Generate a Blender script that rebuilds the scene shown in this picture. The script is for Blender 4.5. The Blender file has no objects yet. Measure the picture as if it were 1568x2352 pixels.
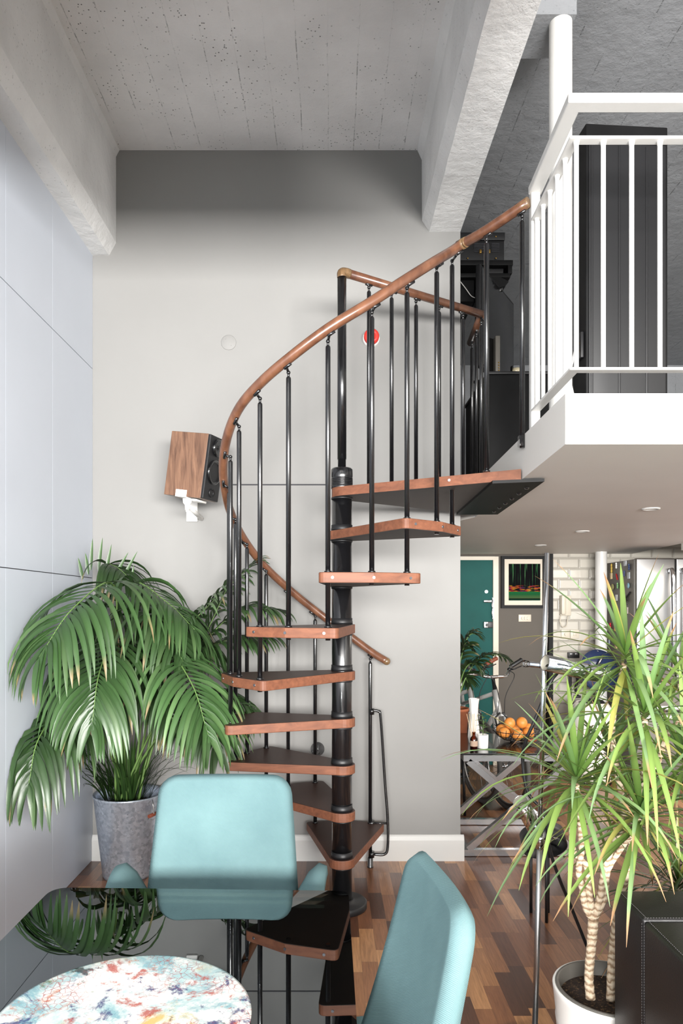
import bpy, bmesh, math, random
from mathutils import Vector, Matrix, Euler
PI = math.pi
random.seed(7)
C = bpy.context.scene.collection
F = 1600.0; CX = 757.0; CY = 1392.0; EYE = 1.54

def at(px, py, Y):
    """world point seen at pixel (px,py) of the photo at depth Y (calibration helper)"""
    return Vector(((px - CX) / F * Y, Y, EYE - (py - CY) / F * Y))

def lin(c):
    def f(v):
        v /= 255.0
        return v / 12.92 if v <= 0.04045 else ((v + 0.055) / 1.055) ** 2.4
    return (f(c[0]), f(c[1]), f(c[2]), 1.0)

# ------------------------------------------------------------------ materials
def newmat(name):
    m = bpy.data.materials.new(name); m.use_nodes = True
    nt = m.node_tree
    for n in list(nt.nodes): nt.nodes.remove(n)
    out = nt.nodes.new('ShaderNodeOutputMaterial')
    b = nt.nodes.new('ShaderNodeBsdfPrincipled')
    nt.links.new(b.outputs[0], out.inputs[0])
    return m, nt, b, out

def N(nt, typ, **kw):
    n = nt.nodes.new(typ)
    for k, v in kw.items():
        if k == 'inp':
            for kk, vv in v.items(): n.inputs[kk].default_value = vv
        else: setattr(n, k, v)
    return n

def ramp(nt, stops, interp='LINEAR'):
    r = nt.nodes.new('ShaderNodeValToRGB'); cr = r.color_ramp; cr.interpolation = interp
    while len(cr.elements) < len(stops): cr.elements.new(0.5)
    for e, (p, c) in zip(cr.elements, stops):
        e.position = p; e.color = c
    return r

def basic(name, rgb, rough=0.5, metal=0.0, var=0.0, vscale=30.0, bump=0.0, bscale=200.0, coat=0.0, spec=0.5, emis=None):
    m, nt, b, out = newmat(name); L = nt.links
    b.inputs['Roughness'].default_value = rough; b.inputs['Metallic'].default_value = metal
    b.inputs['Coat Weight'].default_value = coat; b.inputs['Specular IOR Level'].default_value = spec
    col = lin(rgb); b.inputs['Base Color'].default_value = col
    tc = N(nt, 'ShaderNodeTexCoord')
    if var > 0:
        no = N(nt, 'ShaderNodeTexNoise', inp={'Scale': vscale, 'Detail': 4.0})
        L.new(tc.outputs['Object'], no.inputs['Vector'])
        lo = tuple(max(0, c * (1 - var)) for c in col[:3]) + (1,); hi = tuple(min(1, c * (1 + var)) for c in col[:3]) + (1,)
        r = ramp(nt, [(0.3, lo), (0.7, hi)]); L.new(no.outputs['Fac'], r.inputs[0]); L.new(r.outputs[0], b.inputs['Base Color'])
    if bump > 0:
        nb = N(nt, 'ShaderNodeTexNoise', inp={'Scale': bscale, 'Detail': 3.0})
        L.new(tc.outputs['Object'], nb.inputs['Vector'])
        bm_ = N(nt, 'ShaderNodeBump', inp={'Strength': bump, 'Distance': 0.002}); L.new(nb.outputs['Fac'], bm_.inputs['Height']); L.new(bm_.outputs[0], b.inputs['Normal'])
    if emis:
        b.inputs['Emission Color'].default_value = lin(emis[0]); b.inputs['Emission Strength'].default_value = emis[1]
    return m

def concrete(name, rgb, boards=True, pits=1.0, bump=0.6):
    m, nt, b, out = newmat(name); L = nt.links
    b.inputs['Roughness'].default_value = 0.75; b.inputs['Specular IOR Level'].default_value = 0.25
    tc = N(nt, 'ShaderNodeTexCoord'); O = tc.outputs['Object']
    base = lin(rgb)
    n1 = N(nt, 'ShaderNodeTexNoise', inp={'Scale': 2.2, 'Detail': 5.0}); L.new(O, n1.inputs['Vector'])
    r1 = ramp(nt, [(0.3, tuple(c * 0.86 for c in base[:3]) + (1,)), (0.7, tuple(min(1, c * 1.08) for c in base[:3]) + (1,))]); L.new(n1.outputs['Fac'], r1.inputs[0])
    # pin holes, clustered
    v = N(nt, 'ShaderNodeTexVoronoi', inp={'Scale': 46.0}); L.new(O, v.inputs['Vector'])
    rp = ramp(nt, [(0.0, (1, 1, 1, 1)), (0.13, (1, 1, 1, 1)), (0.17, (0, 0, 0, 1))]); L.new(v.outputs['Distance'], rp.inputs[0])
    n2 = N(nt, 'ShaderNodeTexNoise', inp={'Scale': 2.6, 'Detail': 4.0, 'Roughness': 0.75}); L.new(O, n2.inputs['Vector'])
    rc = ramp(nt, [(0.46, (0, 0, 0, 1)), (0.56, (1, 1, 1, 1))]); L.new(n2.outputs['Fac'], rc.inputs[0])
    mu = N(nt, 'ShaderNodeMath', operation='MULTIPLY'); L.new(rp.outputs[0], mu.inputs[0]); L.new(rc.outputs[0], mu.inputs[1])
    pit = N(nt, 'ShaderNodeMath', operation='MULTIPLY'); pit.inputs[1].default_value = pits; L.new(mu.outputs[0], pit.inputs[0])
    hsum = None
    fac = pit.outputs[0]
    nb = N(nt, 'ShaderNodeTexNoise', inp={'Scale': 14.0, 'Detail': 6.0, 'Roughness': 0.62}); L.new(O, nb.inputs['Vector'])
    height = nb.outputs['Fac']
    if boards:
        sp = N(nt, 'ShaderNodeSeparateXYZ')
        wob = N(nt, 'ShaderNodeTexNoise', inp={'Scale': 1.5, 'Detail': 2.0}); L.new(O, wob.inputs['Vector'])
        L.new(O, sp.inputs[0])
        a = N(nt, 'ShaderNodeMath', operation='MULTIPLY_ADD'); a.inputs[1].default_value = 0.02; L.new(wob.outputs['Fac'], a.inputs[0]); L.new(sp.outputs['X'], a.inputs[2])
        d = N(nt, 'ShaderNodeMath', operation='DIVIDE'); d.inputs[1].default_value = 0.153; L.new(a.outputs[0], d.inputs[0])
        fr = N(nt, 'ShaderNodeMath', operation='FRACT'); L.new(d.outputs[0], fr.inputs[0])
        rl = ramp(nt, [(0.0, (1, 1, 1, 1)), (0.022, (0, 0, 0, 1)), (0.978, (0, 0, 0, 1)), (1.0, (1, 1, 1, 1))]); L.new(fr.outputs[0], rl.inputs[0])
        # broken dark line along the board joint
        n3 = N(nt, 'ShaderNodeTexNoise', inp={'Scale': 5.0, 'Detail': 6.0, 'Roughness': 0.9}); L.new(O, n3.inputs['Vector'])
        r3 = ramp(nt, [(0.5, (0, 0, 0, 1)), (0.6, (1, 1, 1, 1))]); L.new(n3.outputs['Fac'], r3.inputs[0])
        m3 = N(nt, 'ShaderNodeMath', operation='MULTIPLY'); L.new(rl.outputs[0], m3.inputs[0]); L.new(r3.outputs[0], m3.inputs[1])
        m4 = N(nt, 'ShaderNodeMath', operation='MULTIPLY'); m4.inputs[1].default_value = 0.7; L.new(m3.outputs[0], m4.inputs[0])
        mx = N(nt, 'ShaderNodeMath', operation='MAXIMUM'); L.new(m4.outputs[0], mx.inputs[0]); L.new(fac, mx.inputs[1]); fac = mx.outputs[0]
        ad = N(nt, 'ShaderNodeMath', operation='MULTIPLY_ADD'); ad.inputs[1].default_value = 0.10; L.new(rl.outputs[0], ad.inputs[0]); L.new(height, ad.inputs[2]); height = ad.outputs[0]
    sb = N(nt, 'ShaderNodeMath', operation='SUBTRACT'); L.new(height, sb.inputs[0]); L.new(fac, sb.inputs[1])
    bp = N(nt, 'ShaderNodeBump', inp={'Strength': bump, 'Distance': 0.012}); L.new(sb.outputs[0], bp.inputs['Height']); L.new(bp.outputs[0], b.inputs['Normal'])
    mc = N(nt, 'ShaderNodeMix', data_type='RGBA'); L.new(fac, mc.inputs['Factor']); L.new(r1.outputs[0], mc.inputs[6]); mc.inputs[7].default_value = tuple(c * 0.22 for c in base[:3]) + (1,)
    L.new(mc.outputs[2], b.inputs['Base Color'])
    return m

def woodmat(name, c1, c2, axis='X', scale=1.0, rough=0.35, coat=0.2, stretch=14.0):
    m, nt, b, out = newmat(name); L = nt.links
    b.inputs['Roughness'].default_value = rough; b.inputs['Coat Weight'].default_value = coat; b.inputs['Coat Roughness'].default_value = 0.25
    tc = N(nt, 'ShaderNodeTexCoord'); mp = N(nt, 'ShaderNodeMapping')
    s = {'X': (1, stretch, stretch), 'Y': (stretch, 1, stretch), 'Z': (stretch, stretch, 1)}[axis]
    mp.inputs['Scale'].default_value = tuple(v * scale for v in s)
    L.new(tc.outputs['Object'], mp.inputs['Vector'])
    no = N(nt, 'ShaderNodeTexNoise', inp={'Scale': 3.0, 'Detail': 6.0, 'Roughness': 0.6, 'Distortion': 0.6}); L.new(mp.outputs[0], no.inputs['Vector'])
    r = ramp(nt, [(0.3, lin(c1)), (0.7, lin(c2))]); L.new(no.outputs['Fac'], r.inputs[0]); L.new(r.outputs[0], b.inputs['Base Color'])
    bp = N(nt, 'ShaderNodeBump', inp={'Strength': 0.08, 'Distance': 0.002}); L.new(no.outputs['Fac'], bp.inputs['Height']); L.new(bp.outputs[0], b.inputs['Normal'])
    return m

def parquet():
    m, nt, b, out = newmat('finger_parquet'); L = nt.links
    tc = N(nt, 'ShaderNodeTexCoord'); sp = N(nt, 'ShaderNodeSeparateXYZ'); L.new(tc.outputs['Object'], sp.inputs[0])
    def M(op, a, bb=None, c=None):
        n = N(nt, 'ShaderNodeMath', operation=op)
        for i, v in enumerate((a, bb, c)):
            if v is None: continue
            if isinstance(v, (int, float)): n.inputs[i].default_value = v
            else: L.new(v, n.inputs[i])
        return n.outputs[0]
    row = M('FLOOR', M('DIVIDE', sp.outputs['X'], 0.069))
    wn = N(nt, 'ShaderNodeTexWhiteNoise', noise_dimensions='1D'); L.new(row, wn.inputs['W'])
    yy = M('ADD', M('DIVIDE', sp.outputs['Y'], 0.31), M('MULTIPLY', wn.outputs['Value'], 3.7))
    colm = M('FLOOR', yy)
    cb = N(nt, 'ShaderNodeCombineXYZ'); L.new(row, cb.inputs[0]); L.new(colm, cb.inputs[1])
    w2 = N(nt, 'ShaderNodeTexWhiteNoise', noise_dimensions='3D'); L.new(cb.outputs[0], w2.inputs['Vector'])
    r = ramp(nt, [(0.0, lin((72, 45, 33))), (0.25, lin((110, 70, 48))), (0.5, lin((134, 89, 60))), (0.75, lin((154, 106, 71))), (1.0, lin((194, 144, 98)))])
    L.new(w2.outputs['Value'], r.inputs[0])
    # grain
    mp = N(nt, 'ShaderNodeMapping'); mp.inputs['Scale'].default_value = (60, 4, 1); L.new(tc.outputs['Object'], mp.inputs['Vector'])
    ad = N(nt, 'ShaderNodeVectorMath', operation='ADD'); L.new(mp.outputs[0], ad.inputs[0]); L.new(w2.outputs['Color'], ad.inputs[1])
    sc = N(nt, 'ShaderNodeVectorMath', operation='MULTIPLY_ADD'); L.new(w2.outputs['Color'], sc.inputs[0]); sc.inputs[1].default_value = (40, 40, 40); L.new(mp.outputs[0], sc.inputs[2])
    g = N(nt, 'ShaderNodeTexNoise', inp={'Scale': 1.2, 'Detail': 6.0, 'Roughness': 0.65, 'Distortion': 1.2}); L.new(sc.outputs[0], g.inputs['Vector'])
    rg = ramp(nt, [(0.3, (0.62, 0.58, 0.55, 1)), (0.65, (1.1, 1.1, 1.1, 1))]); L.new(g.outputs['Fac'], rg.inputs[0])
    mx = N(nt, 'ShaderNodeMix', data_type='RGBA', blend_type='MULTIPLY'); mx.inputs['Factor'].default_value = 1.0
    L.new(r.outputs[0], mx.inputs[6]); L.new(rg.outputs[0], mx.inputs[7])
    # thin joints
    fx = M('FRACT', M('DIVIDE', sp.outputs['X'], 0.069)); fy = M('FRACT', yy)
    j = M('MINIMUM', M('MINIMUM', fx, M('SUBTRACT', 1.0, fx)), M('MULTIPLY', M('MINIMUM', fy, M('SUBTRACT', 1.0, fy)), 4.5))
    jr = ramp(nt, [(0.0, (0.45, 0.45, 0.45, 1)), (0.018, (1, 1, 1, 1))]); L.new(j, jr.inputs[0])
    m2 = N(nt, 'ShaderNodeMix', data_type='RGBA', blend_type='MULTIPLY'); m2.inputs['Factor'].default_value = 1.0
    L.new(mx.outputs[2], m2.inputs[6]); L.new(jr.outputs[0], m2.inputs[7]); L.new(m2.outputs[2], b.inputs['Base Color'])
    b.inputs['Roughness'].default_value = 0.33; b.inputs['Coat Weight'].default_value = 0.25; b.inputs['Coat Roughness'].default_value = 0.2
    return m

def fabric(name, rgb, rgb2):
    m, nt, b, out = newmat(name); L = nt.links
    b.inputs['Roughness'].default_value = 0.95; b.inputs['Specular IOR Level'].default_value = 0.1
    b.inputs['Sheen Weight'].default_value = 0.0
    tc = N(nt, 'ShaderNodeTexCoord')
    no = N(nt, 'ShaderNodeTexNoise', inp={'Scale': 5.0, 'Detail': 5.0}); L.new(tc.outputs['Object'], no.inputs['Vector'])
    w = N(nt, 'ShaderNodeTexWave', wave_type='BANDS', bands_direction='DIAGONAL', inp={'Scale': 150.0, 'Distortion': 1.5, 'Detail': 2.0}); L.new(tc.outputs['Object'], w.inputs['Vector'])
    r = ramp(nt, [(0.3, lin(rgb)), (0.7, lin(rgb2))]); L.new(no.outputs['Fac'], r.inputs[0])
    rw = ramp(nt, [(0.2, (0.8, 0.8, 0.8, 1)), (0.8, (1.06, 1.06, 1.06, 1))]); L.new(w.outputs['Fac'], rw.inputs[0])
    mx = N(nt, 'ShaderNodeMix', data_type='RGBA', blend_type='MULTIPLY'); mx.inputs['Factor'].default_value = 1.0
    L.new(r.outputs[0], mx.inputs[6]); L.new(rw.outputs[0], mx.inputs[7]); L.new(mx.outputs[2], b.inputs['Base Color'])
    bp = N(nt, 'ShaderNodeBump', inp={'Strength': 0.35, 'Distance': 0.0015}); L.new(w.outputs['Fac'], bp.inputs['Height']); L.new(bp.outputs[0], b.inputs['Normal'])
    return m

def leafmat(name, rough=0.34, trans=0.18):
    m, nt, b, out = newmat(name); L = nt.links
    a = N(nt, 'ShaderNodeAttribute', attribute_name='Col')
    L.new(a.outputs['Color'], b.inputs['Base Color']); b.inputs['Roughness'].default_value = rough
    t = N(nt, 'ShaderNodeBsdfTranslucent'); L.new(a.outputs['Color'], t.inputs['Color'])
    mx = N(nt, 'ShaderNodeMixShader'); mx.inputs[0].default_value = trans
    L.new(b.outputs[0], mx.inputs[1]); L.new(t.outputs[0], mx.inputs[2]); L.new(mx.outputs[0], out.inputs[0])
    return m

def tilemat():
    m, nt, b, out = newmat('bevelled_metro_tiles'); L = nt.links
    b.inputs['Roughness'].default_value = 0.12
    tc = N(nt, 'ShaderNodeTexCoord'); sp = N(nt, 'ShaderNodeSeparateXYZ'); L.new(tc.outputs['Object'], sp.inputs[0])
    cb = N(nt, 'ShaderNodeCombineXYZ'); L.new(sp.outputs['X'], cb.inputs[0]); L.new(sp.outputs['Z'], cb.inputs[1])
    br = N(nt, 'ShaderNodeTexBrick', inp={'Scale': 1.0, 'Mortar Size': 0.002, 'Brick Width': 0.2, 'Row Height': 0.1,
                                         'Color1': lin((190, 186, 176)), 'Color2': lin((180, 175, 165)), 'Mortar': lin((140, 135, 125))})
    L.new(cb.outputs[0], br.inputs['Vector']); L.new(br.outputs['Color'], b.inputs['Base Color'])
    b2 = N(nt, 'ShaderNodeTexBrick', inp={'Scale': 1.0, 'Mortar Size': 0.016, 'Mortar Smooth': 1.0, 'Brick Width': 0.2, 'Row Height': 0.1})
    L.new(cb.outputs[0], b2.inputs['Vector'])
    bp = N(nt, 'ShaderNodeBump', invert=True, inp={'Strength': 0.9, 'Distance': 0.012}); L.new(b2.outputs['Fac'], bp.inputs['Height']); L.new(bp.outputs[0], b.inputs['Normal'])
    return m

def platemat():
    m, nt, b, out = newmat('paint_splashed_glaze'); L = nt.links
    b.inputs['Roughness'].default_value = 0.15
    tc = N(nt, 'ShaderNodeTexCoord'); O = tc.outputs['Object']
    cur = None
    base = N(nt, 'ShaderNodeRGB'); base.outputs[0].default_value = lin((208, 206, 200)); cur = base.outputs[0]
    specs = [((84, 140, 150), 7.0, 1.0, 0.50, 0.60), ((180, 150, 60), 6.0, 9.0, 0.58, 0.66), ((60, 96, 50), 9.0, 17.0, 0.63, 0.69), ((140, 170, 172), 5.0, 23.0, 0.5, 0.62),
             ((150, 50, 34), 10.0, 31.0, 0.57, 0.63), ((170, 90, 40), 8.0, 37.0, 0.61, 0.67), ((24, 22, 90), 11.0, 45.0, 0.59, 0.64), ((16, 10, 24), 9.0, 52.0, 0.62, 0.66)]
    for rgb, sc, off, lo, hi in specs:
        mp = N(nt, 'ShaderNodeMapping'); mp.inputs['Location'].default_value = (off, off * 0.7, 0); L.new(O, mp.inputs['Vector'])
        no = N(nt, 'ShaderNodeTexNoise', inp={'Scale': sc, 'Detail': 7.0, 'Roughness': 0.72, 'Distortion': 0.4}); L.new(mp.outputs[0], no.inputs['Vector'])
        r = ramp(nt, [(lo - 0.02, (0, 0, 0, 1)), (hi - 0.01, (0.85, 0.85, 0.85, 1))]); L.new(no.outputs['Fac'], r.inputs[0])
        mx = N(nt, 'ShaderNodeMix', data_type='RGBA'); L.new(r.outputs[0], mx.inputs['Factor']); L.new(cur, mx.inputs[6]); mx.inputs[7].default_value = lin(rgb); cur = mx.outputs[2]
    v = N(nt, 'ShaderNodeTexVoronoi', feature='DISTANCE_TO_EDGE', inp={'Scale': 75.0}); L.new(O, v.inputs['Vector'])
    rv = ramp(nt, [(0.0, (1, 1, 1, 1)), (0.07, (0, 0, 0, 1))]); L.new(v.outputs['Distance'], rv.inputs[0])
    nm = N(nt, 'ShaderNodeTexNoise', inp={'Scale': 6.0, 'Detail': 3.0}); L.new(O, nm.inputs['Vector'])
    rn = ramp(nt, [(0.5, (0, 0, 0, 1)), (0.6, (0.8, 0.8, 0.8, 1))]); L.new(nm.outputs['Fac'], rn.inputs[0])
    mm = N(nt, 'ShaderNodeMath', operation='MULTIPLY'); L.new(rv.outputs[0], mm.inputs[0]); L.new(rn.outputs[0], mm.inputs[1])
    mx = N(nt, 'ShaderNodeMix', data_type='RGBA'); L.new(mm.outputs[0], mx.inputs['Factor']); L.new(cur, mx.inputs[6]); mx.inputs[7].default_value = lin((140, 30, 30)); cur = mx.outputs[2]
    L.new(cur, b.inputs['Base Color'])
    return m

def glass_top():
    m, nt, b, out = newmat('smoked_glass'); L = nt.links
    t = N(nt, 'ShaderNodeBsdfTransparent'); t.inputs[0].default_value = (0.30, 0.265, 0.22, 1)
    g = N(nt, 'ShaderNodeBsdfGlossy'); g.inputs['Color'].default_value = (0.9, 0.95, 0.97, 1); g.inputs['Roughness'].default_value = 0.01
    fr = N(nt, 'ShaderNodeFresnel', inp={'IOR': 1.9})
    mu = N(nt, 'ShaderNodeMath', operation='MULTIPLY_ADD'); mu.inputs[1].default_value = 1.15; mu.inputs[2].default_value = 0.03; L.new(fr.outputs[0], mu.inputs[0])
    mx = N(nt, 'ShaderNodeMixShader'); L.new(mu.outputs[0], mx.inputs[0]); L.new(t.outputs[0], mx.inputs[1]); L.new(g.outputs[0], mx.inputs[2]); L.new(mx.outputs[0], out.inputs[0])
    return m

def clearglass(name, tint=(0.95, 0.95, 0.95, 1)):
    m, nt, b, out = newmat(name); L = nt.links
    t = N(nt, 'ShaderNodeBsdfTransparent'); t.inputs[0].default_value = tint
    g = N(nt, 'ShaderNodeBsdfGlossy'); g.inputs['Roughness'].default_value = 0.03
    fr = N(nt, 'ShaderNodeFresnel', inp={'IOR': 1.45})
    mx = N(nt, 'ShaderNodeMixShader'); L.new(fr.outputs[0], mx.inputs[0]); L.new(t.outputs[0], mx.inputs[1]); L.new(g.outputs[0], mx.inputs[2]); L.new(mx.outputs[0], out.inputs[0])
    return m

def galvanised():
    m, nt, b, out = newmat('galvanised_steel'); L = nt.links
    b.inputs['Metallic'].default_value = 0.65
    tc = N(nt, 'ShaderNodeTexCoord')
    v = N(nt, 'ShaderNodeTexVoronoi', inp={'Scale': 70.0}); L.new(tc.outputs['Object'], v.inputs['Vector'])
    n = N(nt, 'ShaderNodeTexNoise', inp={'Scale': 12.0, 'Detail': 6.0}); L.new(tc.outputs['Object'], n.inputs['Vector'])
    r = ramp(nt, [(0.0, lin((150, 160, 174))), (1.0, lin((206, 214, 226)))]); L.new(v.outputs['Color'], r.inputs[0]); L.new(r.outputs[0], b.inputs['Base Color'])
    rr = ramp(nt, [(0.3, (0.22, 0.22, 0.22, 1)), (0.7, (0.38, 0.38, 0.38, 1))]); L.new(n.outputs['Fac'], rr.inputs[0]); L.new(rr.outputs[0], b.inputs['Roughness'])
    return m

def soilmat():
    m, nt, b, out = newmat('potting_soil'); L = nt.links
    b.inputs['Roughness'].default_value = 1.0
    tc = N(nt, 'ShaderNodeTexCoord')
    n = N(nt, 'ShaderNodeTexNoise', inp={'Scale': 90.0, 'Detail': 5.0, 'Roughness': 0.8}); L.new(tc.outputs['Object'], n.inputs['Vector'])
    r = ramp(nt, [(0.35, lin((24, 17, 13))), (0.55, lin((60, 42, 30))), (0.68, lin((170, 130, 92)))]); L.new(n.outputs['Fac'], r.inputs[0]); L.new(r.outputs[0], b.inputs['Base Color'])
    bp = N(nt, 'ShaderNodeBump', inp={'Strength': 1.0, 'Distance': 0.01}); L.new(n.outputs['Fac'], bp.inputs['Height']); L.new(bp.outputs[0], b.inputs['Normal'])
    return m

def barkmat():
    m, nt, b, out = newmat('ringed_pale_bark'); L = nt.links
    b.inputs['Roughness'].default_value = 0.85
    tc = N(nt, 'ShaderNodeTexCoord')
    w = N(nt, 'ShaderNodeTexWave', wave_type='BANDS', bands_direction='Z', inp={'Scale': 16.0, 'Distortion': 5.0, 'Detail': 4.0, 'Detail Scale': 3.0}); L.new(tc.outputs['Object'], w.inputs['Vector'])
    r = ramp(nt, [(0.0, lin((150, 122, 96))), (0.35, lin((200, 178, 150))), (1.0, lin((220, 202, 178)))]); L.new(w.outputs['Fac'], r.inputs[0]); L.new(r.outputs[0], b.inputs['Base Color'])
    bp = N(nt, 'ShaderNodeBump', inp={'Strength': 0.7, 'Distance': 0.004}); L.new(w.outputs['Fac'], bp.inputs['Height']); L.new(bp.outputs[0], b.inputs['Normal'])
    return m

def artmat():
    """dark print of coloured vertical light streaks over a green band"""
    m, nt, b, out = newmat('light_streak_print'); L = nt.links
    b.inputs['Roughness'].default_value = 0.7; b.inputs['Specular IOR Level'].default_value = 0.05
    tc = N(nt, 'ShaderNodeTexCoord'); sp = N(nt, 'ShaderNodeSeparateXYZ'); L.new(tc.outputs['Object'], sp.inputs[0])
    cb = N(nt, 'ShaderNodeCombineXYZ'); L.new(sp.outputs['X'], cb.inputs[0])
    mpx = N(nt, 'ShaderNodeMapping'); mpx.inputs['Scale'].default_value = (95, 1, 3.0); L.new(tc.outputs['Object'], mpx.inputs['Vector'])
    s = N(nt, 'ShaderNodeTexNoise', inp={'Scale': 1.0, 'Detail': 2.0}); L.new(mpx.outputs[0], s.inputs['Vector'])
    rs = ramp(nt, [(0.58, lin((7, 7, 9))), (0.63, lin((20, 58, 34))), (0.72, lin((84, 130, 84)))]); L.new(s.outputs['Fac'], rs.inputs[0])
    mpz = N(nt, 'ShaderNodeMapping'); mpz.inputs['Scale'].default_value = (14, 1, 60); L.new(tc.outputs['Object'], mpz.inputs['Vector'])
    h = N(nt, 'ShaderNodeTexNoise', inp={'Scale': 1.0, 'Detail': 2.0}); L.new(mpz.outputs[0], h.inputs['Vector'])
    rh = ramp(nt, [(0.35, lin((14, 26, 80))), (0.5, lin((130, 34, 22))), (0.6, lin((150, 110, 34))), (0.7, lin((24, 80, 40)))]); L.new(h.outputs['Color'], rh.inputs[0])
    rz = ramp(nt, [(0.0, (0, 0, 0, 1)), (0.30, (0, 0, 0, 1)), (0.31, (1, 1, 1, 1)), (0.42, (1, 1, 1, 1)), (0.44, (0, 0, 0, 1))])
    zz = N(nt, 'ShaderNodeMapRange', inp={'From Min': -0.235, 'From Max': 0.235}); L.new(sp.outputs['Z'], zz.inputs['Value']); L.new(zz.outputs[0], rz.inputs[0])
    hm = ramp(nt, [(0.45, (0, 0, 0, 1)), (0.55, (1, 1, 1, 1))]); L.new(h.outputs['Fac'], hm.inputs[0])
    mm = N(nt, 'ShaderNodeMath', operation='MULTIPLY'); L.new(rz.outputs[0], mm.inputs[0]); L.new(hm.outputs[0], mm.inputs[1])
    m1 = N(nt, 'ShaderNodeMix', data_type='RGBA'); L.new(mm.outputs[0], m1.inputs['Factor']); L.new(rs.outputs[0], m1.inputs[6]); L.new(rh.outputs[0], m1.inputs[7])
    rb = ramp(nt, [(0.0, lin((10, 62, 38))), (0.06, lin((14, 72, 46))), (0.08, lin((5, 10, 10))), (0.12, lin((14, 66, 48))), (0.15, lin((5, 12, 12))), (0.18, lin((60, 84, 50))), (0.25, lin((20, 76, 42))), (0.30, lin((26, 84, 46)))]); L.new(zz.outputs[0], rb.inputs[0])
    rm = ramp(nt, [(0.30, (1, 1, 1, 1)), (0.305, (0, 0, 0, 1))]); L.new(zz.outputs[0], rm.inputs[0])
    m2 = N(nt, 'ShaderNodeMix', data_type='RGBA'); L.new(rm.outputs[0], m2.inputs['Factor']); L.new(m1.outputs[2], m2.inputs[6]); L.new(rb.outputs[0], m2.inputs[7])
    L.new(m2.outputs[2], b.inputs['Base Color'])
    return m

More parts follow.
